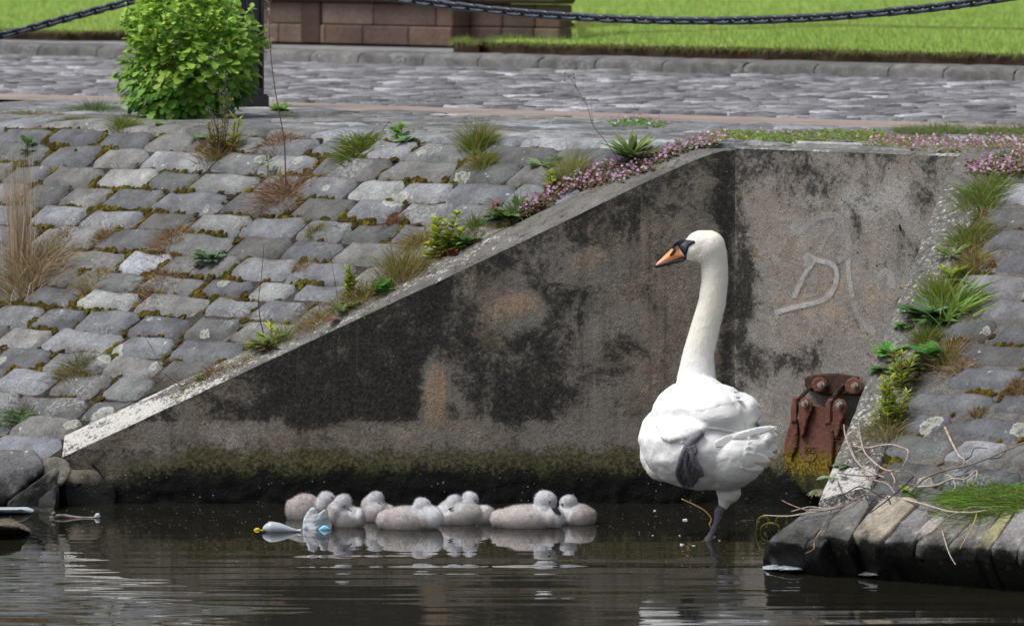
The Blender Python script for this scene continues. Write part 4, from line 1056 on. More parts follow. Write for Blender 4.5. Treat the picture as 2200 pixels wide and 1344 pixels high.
# ---------------- cygnets ----------------
t=NT('cygnet_down'); c=t.attr(); n=t.noise(40,4,0.7); n2=t.noise(220,2,0.6)
CYG=t.out(t.mix(1.0,c,t.ma('MULTIPLY',t.mr(n,0.3,0.7,0.82,1.12),t.mr(n2,0.3,0.7,0.85,1.12)),'MULTIPLY'),0.95,t.bump(t.ma('ADD',n,n2),0.5,0.006),spec=0.05)
t=NT('cygnet_bill'); CBILL=t.out((0.035,0.045,0.06),0.5,spec=0.4)
BG=np.array((0.45,0.41,0.395)); WH=np.array((0.74,0.74,0.76)); HG=np.array((0.52,0.515,0.54))
def cygnet(wl,cx,bw,bh,hx,hy,hr,face,label,neckw=None,white=None,bill=None,closed=True,extra=None,hdy=0.0,tuck=None):
    """wl waterline px y; body centre/half width/height px; head centre px; face -1/1/0"""
    Y=G(cx,wl).y+0.05
    e=lambda px,py,dy,rx,ry,rz:(P(px,py,Y+dy),(rx/550,ry/550,rz/550),None)
    el=[e(cx,wl-bh*0.38,0,bw,bw*0.62 if bw>35 else bw*1.1,bh*0.66), e(cx-face*bw*0.62,wl-bh*0.38,0,bw*0.5,bw*0.42,bh*0.45), e(cx-face*bw*0.85,wl-bh*0.5,0,bw*0.25,bw*0.25,bh*0.3)]
    nb=neckw or (cx+face*bw*0.62, wl-bh*0.45)
    for k in range(7):
        s_=k/6; q=(nb[0]*(1-s_)+hx*s_, nb[1]*(1-s_)+(hy+hr*0.3)*s_); rr=hr*(1.15*(1-s_)+0.72*s_); el.append(e(q[0],q[1],hdy*s_,rr,rr,rr))
    el.append(e(hx,hy,hdy,hr*1.05,hr,hr*0.95)); el.append(e(hx-face*hr*0.15,hy-hr*0.1,hdy,hr*0.85,hr*0.9,hr*0.9))
    if extra: el+= [e(*x) for x in extra]
    me=blob_mesh('body',el,0.005,4)
    def colfun(p):
        out=[]
        for q in p:
            px,py=proj(*q); dh=math.hypot(px-hx,py-hy)/hr; c=BG
            if dh<1.5: k=max(0,min(1,(1.5-dh)/0.35)); c=BG*(1-k)+HG*k
            # paler cheek and neck side
            if white:
                dw=math.hypot((px-white[0])/white[2],(py-white[1])/white[3]); k=max(0,min(1,(1.15-dw)/0.4)); c=c*(1-k)+WH*k
            out.append(c)
        return np.array(out)
    n=len(me.vertices); co=np.empty(n*3,np.float32); me.vertices.foreach_get('co',co); co=co.reshape(-1,3).astype(float)
    a=me.color_attributes.new('Col','FLOAT_COLOR','POINT'); a.data.foreach_set('color',np.concatenate([colfun(co),np.ones((n,1))],1).astype(np.float32).ravel())
    root=empty('cygnet',(*P(cx,wl,Y).xy,0.0),label,'cygnet','cygnets resting on the water in front of the wall')
    b=from_mesh('body',me,CYG,root)
    mbf=MB(); fuzz(mbf,me,6500,0.0085,0.0008,BG,lean=(-face*0.35,-0.05,0.10),colfun=colfun,sel=lambda c_:(c_[:,2]>-0.01).astype(float))
    o=mbf.build('down',CYG); put(o,root)
    bv=BVHTree.FromPolygons([v.co.copy() for v in me.vertices],[p.vertices[:] for p in me.polygons])
    def fr(px,py):
        h=bv.ray_cast(Vector((0,0,H)),ray(px,py).normalized()); return h[0].y if h[0] else Y+hdy
    if bill:
        yb_=min(fr(a_,b_) for a_,b_ in bill)-0.004; mb=MB(); pillow(mb,bill,lambda a_,b_:yb_,0.009,6,2); o=mb.build('bill',CBILL); put(o,root)
    if closed is not None:
        ex,ey=closed if isinstance(closed,tuple) else (hx+face*hr*0.45,hy+hr*0.05)
        bm=bmesh.new(); bmesh.ops.create_uvsphere(bm,u_segments=12,v_segments=8,radius=0.0052); m_=bpy.data.meshes.new('eye')
        for v in bm.verts: v.co.z*=0.75
        bm.to_mesh(m_); bm.free(); m_.materials.append(EYE)
        o=bpy.data.objects.new('eye',m_); COL.objects.link(o); o.location=P(ex,ey,fr(ex,ey)-0.004); put(o,root)
    if tuck:      # dark line of the bill sunk in the back feathers
        mb=MB(); tube(mb,smoothpts([P(a_,b_,fr(a_,b_)-0.002) for a_,b_ in tuck],4),0.0022,6); o=mb.build('bill',CBILL); put(o,root)
    return root
cygnet(1116,655,38,56,702,1073,19,1,'sleeping grey cygnet farthest left, its body behind the floating clear plastic scrap',neckw=(688,1090),closed=None,tuck=[(712,1066),(716,1072)])
cygnet(1133,744,38,48,736,1079,19,-1,'grey cygnet with its head laid back, directly right of the floating clear plastic scrap',neckw=(722,1098),white=(762,1100,16,14),closed=(739,1087),tuck=[(746,1092),(752,1095),(756,1098)],extra=[(712,1110,0.0,18,24,22),(772,1112,0,14,22,22)])
cygnet(1120,806,34,46,806,1072,18,-1,'grey cygnet sleeping in the gap behind its neighbours, third from the left',neckw=(795,1085),white=(838,1094,12,12),closed=None,tuck=[(812,1079),(818,1082)],extra=[(835,1098,0.02,14,18,14)])
cygnet(1137,872,58,50,907,1086,19,1,'long backed cygnet with its round nape bent down, left of the two touching heads',neckw=(925,1106),white=(936,1112,19,24),closed=None,extra=[(922,1112,-0.01,32,34,28),(838,1112,0,22,28,22)])
cygnet(1127,985,50,44,975,1079,18,-1,'cygnet bowing its bill straight down into its own back, left one of two touching heads',neckw=(960,1095),white=(950,1097,19,13),closed=None,bill=[(962,1092),(966,1096),(968,1094),(980,1086),(968,1090)],extra=[(946,1104,0.03,19,26,18),(1000,1104,0,40,30,26)],hdy=0.02)
cygnet(1126,1018,44,40,1010,1072,18,1,'cygnet peering over the back of another, right one of two touching heads',neckw=(1000,1092),closed=(1022,1075),bill=[(1024,1078),(1030,1079),(1029,1083),(1024,1083)],white=(1028,1090,20,9),hdy=0.07,extra=[(1040,1104,0.06,26,26,20)])
cygnet(1134,1130,70,50,1172,1076,24.5,1,'largest awake cygnet with head raised and dark grey bill pointing down to the right',neckw=(1170,1100),white=(1206,1118,14,24),closed=(1181,1077),bill=[(1184,1092),(1188,1086),(1193,1083),(1198,1089),(1204,1099),(1207,1104),(1203,1106),(1196,1103),(1188,1097)],extra=[(1185,1112,-0.01,30,34,26),(1076,1112,0,20,26,20),(1172,1095,0,22,24,16)])
cygnet(1127,1243,34,44,1220,1080,18.5,-1,'rightmost grey cygnet nestled behind the awake one, white breast showing',neckw=(1222,1100),white=(1208,1104,20,22),closed=(1207,1083),extra=[(1212,1108,0.0,20,26,22)],hdy=0.0)
# ---------------- rocks and slabs at the toe ----------------
def rockobj(name,label,cat,pts,col,group=None,**k):
    o=hull_rock(name,pts,STONE,col=col,seed=random.random()*90,**k); c=sum((Vector(p) for p in pts),Vector())/len(pts); recentre(o,(c.x,c.y,min(p[2] for p in pts))); tag(o,label,cat,group); return o
gw=lambda px,py,z: G(px,py,z)
def prism(front,back,zb,dY=0.0):
    out=[]; 
    for q in front+back: out.append(q); 
    return out+[Vector((q.x,q.y,zb)) for q in front+back]
YB=26.25
rockobj('boulder','big dark grey angular boulder at the left edge below the setts','boulder',[P(-60,975,YB),P(5,962,YB+0.1),P(72,962,YB+0.08),P(94,990,YB),P(92,1006,YB-0.02),P(20,1070,YB-0.1),P(-60,1060,YB-0.1),P(-60,1110,YB-0.08),P(10,1100,YB-0.05),P(90,1060,YB+0.1),P(-60,1090,YB+0.3),P(80,1090,YB+0.3)],(0.11,0.11,0.115),bevel=0.012,nz=0.014)
rockobj('boulder','pale wedge shaped boulder slanting into the water beside the broken wall end','boulder',[P(18,1078,YB-0.1),P(118,1003,YB-0.02),P(130,1012,YB-0.02),P(128,1060,YB-0.03),P(122,1100,YB-0.05),P(15,1105,YB-0.12),P(60,1050,YB+0.1),P(125,1000,YB+0.12),P(120,1100,YB+0.15),P(20,1090,YB+0.1)],(0.15,0.14,0.12),bevel=0.018,nz=0.010)
rockobj('boulder','rough brown stone lying against the whitened end of the sloping wall top','boulder',[P(88,1004,YB),P(104,984,YB+0.02),P(140,982,YB+0.02),P(158,1000,YB-0.02),P(150,1024,YB-0.03),P(134,1042,YB-0.03),P(108,1036,YB-0.03),P(100,1000,YB+0.3),P(140,1030,YB+0.12)],(0.13,0.115,0.095),bevel=0.01,nz=0.014)
rockobj('flat_stone','flat bluish white stone lying awash at the left edge','stone',[gw(-60,1088,0.006),gw(60,1088,0.010),gw(76,1095,0.004),gw(70,1102,0.004),gw(-60,1102,0.004),gw(-60,1095,0.03),gw(50,1093,0.025),gw(0,1095,-0.06),gw(60,1096,-0.06)],(0.36,0.40,0.43),bevel=0.006,nz=0.003).data.materials[0]=AWASH
rockobj('rock','dark domed rock in the water in the left corner','rock',[gw(-80,1158,-0.05),gw(60,1158,-0.05),gw(72,1148,-0.02),gw(-80,1130,0.055),gw(0,1128,0.06),gw(45,1134,0.045),gw(66,1142,0.01),gw(-80,1100,-0.05),gw(50,1110,-0.05),gw(20,1124,0.05)],(0.09,0.07,0.045),bevel=0.02,nz=0.012).data.materials[0]=AWASH
# slabs on the right
def slab(fl,fr,bl,br,col,label,lift=0.02,nz=0.008,bev=0.007):
    fl=(fl[0],fl[1]-6); fr=(fr[0],fr[1]-6); a,b,c,d=S(*fl,off=lift),S(*fr,off=lift),S(*br,off=lift),S(*bl,off=lift)
    pts=[a,b,c,d]; 
    for q in (a,b): pts+= [Vector((q.x+random.uniform(-.01,.01),q.y+0.02,q.z-random.uniform(0.035,0.06))),Vector((q.x,q.y+0.95,-0.12))]
    for q in (c,d): pts.append(Vector((q.x,q.y,-0.12)))
    o=rockobj('toe_slab',label,'stone slab',pts,tuple(k*1.3 for k in col),None,bevel=bev,nz=nz,nsc=9); o.data.materials[0]=TOE; return o
slab((1648,1166),(1728,1174),(1740,1092),(1812,1088),(0.085,0.083,0.08),'dark leftmost slab of the right bank foot, pointing into the water',bev=0.009)
slab((1732,1176),(1764,1180),(1815,1098),(1835,1092),(0.075,0.073,0.07),'narrow dark slab wedged second from the left at the right bank foot')
slab((1756,1152),(1822,1166),(1828,1074),(1872,1076),(0.09,0.088,0.082),'smooth dark grey slab under the white wall end',bev=0.009,lift=0.04)
slab((1824,1148),(1884,1172),(1905,1066),(1978,1070),(0.21,0.185,0.145),'tan slab with pale weathered top, the lightest at the bank foot',bev=0.009,lift=0.04)
slab((1888,1170),(1962,1168),(1982,1074),(2044,1076),(0.12,0.115,0.12),'grey slab directly right of the tan slab')
slab((1962,1156),(1988,1162),(2040,1080),(2056,1082),(0.27,0.25,0.23),'thin pale slab set on edge between two grey slabs')
slab((1970,1172),(2036,1176),(2062,1084),(2112,1088),(0.11,0.105,0.09),'dark slab under the fork of the long twig')
slab((2038,1178),(2098,1182),(2116,1088),(2156,1090),(0.13,0.125,0.11),'grey slab left of the yellow lichened one')
slab((2096,1180),(2126,1184),(2160,1090),(2184,1090),(0.19,0.18,0.10),'narrow yellowish lichened slab near the right edge')
slab((2130,1182),(2186,1188),(2188,1092),(2240,1092),(0.15,0.14,0.14),'broad grey slab at the right edge')
slab((2188,1186),(2270,1196),(2244,1094),(2330,1094),(0.13,0.12,0.12),'outermost slab cut off by the right edge')
mb=MB()
def low(px0,px1,py0,h,col,label):
    pts=[]; py0+=(13 if px0<1700 else 20)
    for px in np.linspace(px0,px1,6):
        e=math.sin(math.pi*(px-px0)/(px1-px0)); pts+= [gw(px,py0+6*e,-0.03),gw(px,py0-8-6*e,0.004+h*e),gw(px,py0-22*e-8,-0.02),gw(px,py0-2,0.002+h*0.6*e)]
    o=rockobj('sunken_stone',label,'stone',pts,col,None,bevel=0.006,nz=0.012,nsc=16); o.data.materials[0]=AWASH
low(1638,1765,1212,0.03,(0.34,0.38,0.42),'bluish white stone awash below the leftmost slabs')
low(1808,1985,1216,0.028,(0.20,0.22,0.23),'long grey stone awash below the tan slab')
low(2000,2110,1226,0.018,(0.17,0.19,0.2),'small grey stone awash right of the long one')
low(2130,2300,1240,0.018,(0.15,0.18,0.17),'greenish stone awash at the right edge')
# white weathered end block of the right wing
t=NT('lichen'); c=t.attr(); LIC=t.out(c,0.9,spec=0.1)
# ---------------- moss in the joints ----------------
t=NT('moss'); c=t.attr(); n=t.noise(160,3,0.7); MOSS=t.out(t.mix(1.0,c,t.mr(n,0.3,0.7,0.5,1.5),'MULTIPLY'),0.95,t.bump(n,1.0,0.012),spec=0.05)
def mosslump(mb,px,py,rx,ry,h,col):
    c=S(px,py); n=8; m=3; V=[]; sd_=random.random()*99
    for i in range(m+1):
        r_=math.cos(i/m*math.pi/2)
        for k in range(n):
            a=2*math.pi*k/n; nn=1+0.3*mnoise.noise(Vector((math.cos(a)*2,math.sin(a)*2,sd_+i*0.4)))
            q=c+Vector((rx/510*math.cos(a)*r_*nn, ry/360*math.sin(a)*r_*nn,0)); z=float(zs(q.x,q.y))+h*math.sin(i/m*math.pi/2)-0.004+0.004*mnoise.noise(Vector((q.x*60,q.y*60,sd_))); V.append((q.x,q.y,z))
    F=[[i*n+k,i*n+(k+1)%n,(i+1)*n+(k+1)%n,(i+1)*n+k] for i in range(m) for k in range(n)]
    mb.add(V,F,col)
mb=MB(); mcol=lambda: jit(random.choice([(0.075,0.062,0.012),(0.10,0.07,0.016),(0.05,0.052,0.012),(0.085,0.05,0.02),(0.15,0.125,0.02)]),0.2)
MP=[(152,446,10,7),(190,445,11,6),(235,440,18,7),(265,455,8,7),(325,455,16,6),(365,495,10,8),(410,520,26,8),(240,510,12,6),(290,400,12,6),(405,408,14,7),(210,395,8,5),(500,470,14,8),(590,460,16,7),(570,430,20,10),(620,470,10,8),(722,467,16,6),(775,472,14,5),(455,515,8,6),(225,545,14,6),(310,558,18,6),(360,575,26,10),(285,556,9,5),(350,605,22,7),(325,615,18,8),(310,655,17,8),(20,640,20,8),(60,645,26,7),(150,650,26,7),(180,645,16,6),(230,650,9,7),(85,680,12,14),(90,697,15,7),(42,795,18,6),(75,793,14,4),(160,800,24,8),(495,583,10,6),(525,580,7,4),(425,600,13,8),(650,570,14,8),(690,575,7,4),(665,618,10,3),(380,862,20,11),(700,690,14,10),(640,720,22,9),(505,785,24,6),(935,560,16,8),(845,478,20,6),(905,530,22,9),(1035,350,22,7),(620,1,0,0),(1010,345,10,6),(720,330,18,6),(860,305,24,6),(640,372,16,5),(670,385,16,5),(480,330,26,8),(100,300,30,7),(130,290,26,6),(20,340,20,9),(5,365,16,7),(215,320,12,4),(230,310,8,4),(895,385,14,5),(1945,582,8,8),(1945,600,6,6),(2110,578,9,6),(2175,465,18,8),(2155,738,10,5),(2070,733,16,5),(2100,842,12,4),(2150,845,12,4),(2190,840,16,8),(1905,990,14,6),(1887,1000,9,10),(680,340,20,5),(760,345,20,5),(415,640,7,4),(450,640,10,3),(505,620,10,3)]
JA=np.array([(a,b) for a,b,_ in JN]); JT=np.array([k for _,_,k in JN])
for (a,b,rx,ry) in MP:
    if not rx: continue
    near=np.where((np.abs(JA[:,0]-a)<rx+14)&(np.abs(JA[:,1]-b)<ry+12))[0]
    if len(near)==0: continue
    for i in rng.choice(near,min(len(near),3+int(rx*0.5))):
        for _ in range(3): mosslump(mb,JA[i,0]+random.gauss(0,3),JA[i,1]+random.gauss(0,2),random.uniform(4,10),random.uniform(2.5,4.5),random.uniform(0.006,0.018),mcol())
for i in range(len(JN)):
    px,py=JA[i]
    if not(-40<px<2240 and 268<py<1060): continue
    k=mnoise.noise(Vector((px*0.0075,py*0.013,5)))
    dens=(0.55 if (px<700 and 380<py<800) else 0.22 if px<1200 else 0.16)+(0.25 if py<380 and px<900 else 0)
    if random.random()>dens*max(0,k+0.25)*2.2: continue
    for _ in range(random.randint(1,3)): mosslump(mb,px+random.gauss(0,4),py+random.gauss(0,1.5),random.uniform(3,12),random.uniform(1.5,3.2),random.uniform(0.002,0.010),mcol())
mo=mb.build('moss',MOSS); tag(mo,'olive and rusty moss growing in the joints of the setts','moss',kind='stuff')

# ---------------- plants ----------------
def base_pt(px,py): return S(px,py)
def onsurf(x,y): return float(zs(x,y))
G1=[(0.14,0.22,0.03),(0.20,0.26,0.05),(0.10,0.17,0.03)]; Gd=[(0.33,0.23,0.12),(0.26,0.16,0.08),(0.40,0.31,0.19)]; Gy=[(0.26,0.27,0.05),(0.20,0.24,0.04)]; Gr=[(0.22,0.10,0.06),(0.30,0.17,0.10),(0.16,0.08,0.05)]; Gs=[(0.46,0.36,0.23),(0.38,0.28,0.17),(0.52,0.43,0.31)]
def tuft_mb(mb,px,py,wpx,hpx,n,cols,wts=None,wid=0.0024,lean=0.0,spread=0.45,curl=0.5,dead=0.5,seg=3):
    c=base_pt(px,py); r=wpx*0.22/510; n=int(n*1.7); N=n; wid*=1.35
    off=rng.normal(0,1,(N,2))*[r,r*1.0]; b=np.array([[c.x+o[0],c.y+o[1],0] for o in off]); b[:,2]=[onsurf(x,y)+0.004 for x,y,_ in b]
    d=np.stack([off[:,0]/r*spread*0.5+rng.normal(0,0.25*spread*2,N)+lean, -0.15+rng.normal(0,0.3,N), np.ones(N)],1); d/=np.linalg.norm(d,axis=1)[:,None]
    L=hpx/470*rng.uniform(0.45,1.15,N)*(1-0.35*np.minimum(1,np.abs(off[:,0])/(2.2*r)))
    bend=np.stack([d[:,0]*curl*1.2+rng.normal(0,0.12,N),rng.normal(0,0.12,N),-np.abs(rng.normal(curl*0.5,0.2,N))],1)
    ci=rng.choice(len(cols),N,p=wts); cc=np.array(cols)[ci]*rng.uniform(0.75,1.25,(N,1))
    blades(mb,b,d,L,wid,bend,cc,seg=seg)
    if dead:   # litter of dead leaves at the foot
        M=int(n*dead*0.5); off=rng.normal(0,1,(M,2))*[r*1.5,r*1.2]; b=np.array([[c.x+o[0],c.y+o[1],0] for o in off]); b[:,2]=[onsurf(x,y)+0.004 for x,y,_ in b]
        d=rng.normal(0,1,(M,3))*[1,0.6,0.35]+[0,0,0.25]; d/=np.linalg.norm(d,axis=1)[:,None]
        blades(mb,b,d,rng.uniform(0.02,0.06,M),wid,np.array([0,0,-0.5])+rng.normal(0,0.3,(M,3)),np.array(Gd)[rng.choice(3,M)]*rng.uniform(0.6,1.2,(M,1)),seg=2)
def tuft(label,px,py,wpx,hpx,n,cols,name='grass_tuft',cat='grass tuft',group='grass tufts growing between the setts',**k):
    mb=MB(); tuft_mb(mb,px,py,wpx,hpx,n,cols,**k); o=mb.build(name,GRASS); recentre(o,base_pt(px,py)); tag(o,label,cat,group); return o
# leaf templates: (u along, v across, w up), faces
LANCE=tmpl([(0,0.01),(0.15,0.05),(0.35,0.10),(0.6,0.11),(0.82,0.06),(1,0.004)])
OVAL=tmpl([(0,0.02),(0.12,0.12),(0.35,0.24),(0.6,0.27),(0.82,0.18),(1,0.01)])
ROUND=tmpl([(0,0.05),(0.1,0.3),(0.35,0.48),(0.6,0.5),(0.85,0.3),(1,0.05)])
LOBED=tmpl([(0,0.015),(0.16,0.04),(0.2,0.24),(0.32,0.30),(0.38,0.12),(0.48,0.38),(0.62,0.42),(0.66,0.22),(0.78,0.32),(0.9,0.2),(1,0.03)],fold=0.2)
def flower_t():
    V=[(0,0,0)];F=[];n=5
    for k in range(n):
        a=2*math.pi*k/n; 
        V+= [(0.5*math.cos(a-0.5),0.5*math.sin(a-0.5),0.12),(0.62*math.cos(a),0.62*math.sin(a),0.10),(0.5*math.cos(a+0.5),0.5*math.sin(a+0.5),0.12)]
        b=1+3*k; F.append([0,b,b+1,b+2])
    return np.array(V,float),np.array(F)
FLW=flower_t()
def cpick(cols,N,a=0.2): return np.array(cols)[rng.choice(len(cols),N)]*rng.uniform(1-a,1+a,(N,1))
def rosette_mb(mb,px,py,wpx,n,cols,T=LANCE,up=0.5,wsc=1.0,lift=0.01):
    c=base_pt(px,py); n=int(n*1.5); a=rng.uniform(0,2*np.pi,n); el=up*rng.uniform(0.3,1.3,n)
    ax=np.stack([np.cos(a),np.sin(a)*0.75-0.15,el],1); pos=np.tile(np.array(c),(n,1))+ax*0.004+[0,0,lift]
    scatter(mb,T,pos,ax,np.tile([0,-0.25,1.0],(n,1)),wpx/2/510*rng.uniform(0.4,1.05,n),cpick(cols,n),wsc)
def leafy_mb(mb,px,py,wpx,hpx,nst,ll,cols,T=LANCE,tipcols=None,lean=0.0,den=60,wsc=1.0,spread=0.5):
    c=base_pt(px,py)
    for k in range(nst):
        x0=c.x+random.gauss(0,wpx*0.14/510); y0=c.y+random.gauss(0,wpx*0.12/510); z0=onsurf(x0,y0); h=hpx/500*random.uniform(0.6,1.0)
        tx=random.gauss(0,spread*0.22)+lean+(x0-c.x)*3; ty=random.gauss(-0.1,0.12)
        p=[Vector((x0+tx*h*s_**1.2,y0+ty*h*s_,z0+h*s_)) for s_ in (0,0.33,0.66,1)]; p=smoothpts(p,3)
        tube(mb,p,[0.0022*(1-0.5*i/len(p)) for i in range(len(p))],5,(0.16,0.12,0.04))
        ll*=1.0; m=max(8,int(h*den)*3); ss=np.sort(rng.uniform(0.08,1.0,m)); P_=np.array([p[min(len(p)-1,int(s_*(len(p)-1)))] for s_ in ss]); a=rng.uniform(0,2*np.pi,m)
        ax=np.stack([np.cos(a),np.sin(a)*0.8,0.35+0.6*ss],1); cc=cpick(cols,m)
        if tipcols: tc=cpick(tipcols,m); w_=(ss[:,None]>0.72); cc=np.where(w_,tc,cc)
        scatter(mb,T,P_,ax,np.tile([0,0,1.0],(m,1))+rng.normal(0,0.2,(m,3)),1.8*ll*(1-0.45*ss)*rng.uniform(0.7,1.15,m),cc,wsc)
def plant(name,label,cat,px,py,fn,mat=LEAF,group=None):
    mb=MB(); fn(mb); o=mb.build(name,mat); recentre(o,base_pt(px,py)); tag(o,label,cat,group); return o
GG=[(0.10,0.20,0.03),(0.14,0.26,0.045),(0.075,0.15,0.03)]; YG=[(0.36,0.44,0.05),(0.30,0.40,0.05),(0.44,0.47,0.07)]; GB=[(0.13,0.21,0.11),(0.17,0.26,0.15),(0.10,0.17,0.07)]; DG=[(0.06,0.14,0.04),(0.09,0.20,0.05),(0.12,0.24,0.07)]; RD=[(0.28,0.06,0.04),(0.30,0.13,0.07)]

# tussocks
tuft('tall pale straw tussock with upright stalks at the left edge',62,600,150,120,520,Gs+Gd+[(0.22,0.22,0.07)],curl=0.7,spread=0.7,wid=0.0026)
mb=MB(); c=base_pt(55,590); N=170; b=np.stack([c.x+rng.normal(-0.02,0.028,N),c.y+rng.normal(0,0.03,N),np.zeros(N)],1); b[:,2]=[onsurf(x,y) for x,y,_ in b]
d=np.stack([rng.normal(-0.03,0.07,N),rng.normal(0,0.05,N),np.ones(N)],1); d/=np.linalg.norm(d,axis=1)[:,None]
blades(mb,b,d,rng.uniform(0.35,0.62,N),0.0030,np.stack([rng.normal(0.0,0.06,N),rng.normal(0,0.05,N),np.zeros(N)],1),cpick(Gs,N),seg=5)
stalk=mb.build('dry_stalks',DRY); recentre(stalk,c); tag(stalk,'sheaf of tall bleached dry stalks rising from the straw tussock','dry grass')
tuft('olive and rust grass tussock on the slope left of the toadflax, standing alone',1025,318,64,78,330,G1[:2]+Gy+Gd[:1],spread=0.55)
tuft('low bristly green grass tussock just below the olive and rust one',1040,355,52,42,230,Gy+G1[:1]+Gd[:1],spread=0.9)
tuft('green and brown tussock on the wing wall edge left of the leafy spurge',858,598,92,88,340,Gy+G1[:1]+Gd,spread=0.6)
tuft('rounded brown tussock just left of the bright leafy spurge',902,528,62,48,260,Gd+Gy[:1],spread=0.9,curl=0.9)
tuft('tiny reddish dry tuft alone on the setts left of the brown tussock',848,482,40,34,110,Gr+Gd[:1],spread=0.8)
tuft('brown low cushion of dry grass at the foot of the tall seedy stem',610,418,130,46,420,Gr+Gd,spread=1.3,curl=0.8)
tuft('small low brown cushion beside the upper tall stem base',600,306,90,26,200,Gr+Gd,spread=1.2)
tuft('spiky green tuft on the upper slope between bush and olive tussock',770,322,100,50,200,G1+Gy[:1],wid=0.0045,spread=1.2,curl=0.7)
tuft('fine yellow green grass left of the pink flower mat',1222,382,80,84,230,[(0.30,0.33,0.09),(0.24,0.30,0.06),(0.36,0.30,0.16)],spread=0.6,wid=0.0018)
tuft('dense olive tuft with fine tips behind the reddish leaves on the wall edge',1022,492,46,48,130,G1,spread=0.6,wid=0.0018)
tuft('narrow bright green blades next to the broad leaf above the reddish leaves',1112,458,50,60,110,G1,spread=0.6,wid=0.0018)
tuft('brown grass between the two rosettes on the wing wall edge',690,690,90,40,240,Gd+Gy[:1],spread=1.0,curl=0.9)
tuft('pale green grass at the right of the lower rosette',600,735,60,48,130,[(0.26,0.32,0.08),(0.3,0.28,0.12)],spread=0.5,wid=0.002)
tuft('brown tuft behind the yellow green stems on the wall edge',785,645,80,52,230,Gd+Gy[:1],spread=0.9)
tuft('dry grass beside the snapped twig near the wall bottom',452,812,62,26,150,Gd+Gr,spread=1.1)
tuft('bristly grey green tuft with dark base, lowest on the left slope',165,798,86,48,240,[(0.22,0.21,0.09),(0.28,0.24,0.13),(0.14,0.15,0.05)],spread=1.1,curl=0.7)
tuft('flat blue green tuft on the left slope near the boulders',42,898,62,42,90,[(0.10,0.17,0.06),(0.16,0.22,0.10)],wid=0.004,spread=1.5,curl=1.0)
tuft('rusty dry tuft on a joint right of the straw tussock',372,520,96,38,250,Gd+Gr[:1],spread=1.2,curl=0.9)
tuft('small reddish dry tuft above the moss line left',140,508,62,24,130,Gr+Gd,spread=1.2)
tuft('smaller reddish dry tuft beside the previous moss patch',222,510,46,20,90,Gr+Gd,spread=1.2)
tuft('long low mat of dead grass under the whitened sett',350,606,150,26,300,Gr+Gd+Gs[:1],spread=1.5)
tuft('brown grass mat directly right of the straw tussock foot',200,606,110,24,240,Gd+Gy[:1],spread=1.5)
tuft('small green and tan tuft in a joint above the sleeping cygnets, mid slope',678,500,32,34,90,Gy+Gd,spread=0.8)
tuft('little brown tuft with a white curled root',655,580,40,26,90,Gd,spread=1.1)
tuft('green grass clump at the foot of the bush on its left',205,243,100,44,260,[(0.10,0.17,0.05),(0.14,0.22,0.06)],spread=1.0,wid=0.002)
tuft('olive grass clump under the left side of the bush',268,276,66,44,180,Gy+G1,spread=0.8)
tuft('low olive weeds at the far left on the quay edge',60,250,180,20,330,Gy+Gd,spread=1.4)
tuft('low weeds along the quay edge under the bush left side',170,262,160,18,260,Gy+G1+Gr[:1],spread=1.4)
tuft('bright grass hummock topping the right wing wall',2112,432,100,62,380,[(0.18,0.27,0.05),(0.26,0.27,0.06),(0.13,0.21,0.04)],spread=0.9)
tuft('olive grass hummock next down the right wing wall',2082,520,76,52,300,Gy+G1+Gd[:1],spread=0.9)
tuft('browner grass hummock third down the right wing wall',2092,570,60,36,200,Gy+Gd,spread=0.9)
tuft('upright green tuft leaning left over the right coping',2012,650,64,84,230,[(0.20,0.28,0.04),(0.26,0.30,0.05)],spread=0.4,lean=-0.1,wid=0.002)
tuft('coarse bright grass with broad blades pointing right',2050,672,90,78,60,[(0.26,0.38,0.08),(0.20,0.32,0.06)],wid=0.008,spread=0.8,lean=0.45)
tuft('thin green tuft between the dark leaves and the vetch leaves',1985,742,50,56,150,Gy+G1,spread=0.5)
tuft('rust tipped tuft just right of the vetch leaves',2040,770,80,52,200,Gy+Gd+Gr[:1],spread=0.9)
tuft('dry tuft at the right end of the vetch leaves',2062,792,50,28,120,Gd+Gs[:1],spread=1.1)
tuft('grass under the lowest spurge on the right coping',1905,940,80,56,200,Gy+Gd+[(0.14,0.20,0.10)],spread=1.2)
tuft('tiny red brown tuft alone among the right setts',2097,892,34,20,70,Gr+Gy[:1],spread=1.1)
tuft('orange brown tuft at the right edge among the setts',2190,838,50,30,110,Gd+Gr,spread=1.1)
for (px,py,w_,n_,h_) in ((2060,1084,60,260,34),(2110,1080,80,420,48),(2160,1080,80,420,44),(2210,1076,80,300,40),(1962,1072,40,120,24)):
    pass
mb=MB()
for (px,py,w_,n_,h_) in ((2050,1078,70,260,28),(2100,1080,90,420,40),(2155,1082,90,460,40),(2210,1078,90,340,40),(1968,1072,36,110,24)): tuft_mb(mb,px,py,w_,h_,n_,[(0.17,0.33,0.03),(0.25,0.42,0.06),(0.10,0.20,0.03),(0.16,0.15,0.05)],spread=1.6,curl=1.0,dead=0.1,lean=-0.2,wid=0.0028)
o=mb.build('grass_mat',GRASS); recentre(o,base_pt(2110,1080)); tag(o,'thick bright green grass mat draped over the right bank slabs','grass mat')

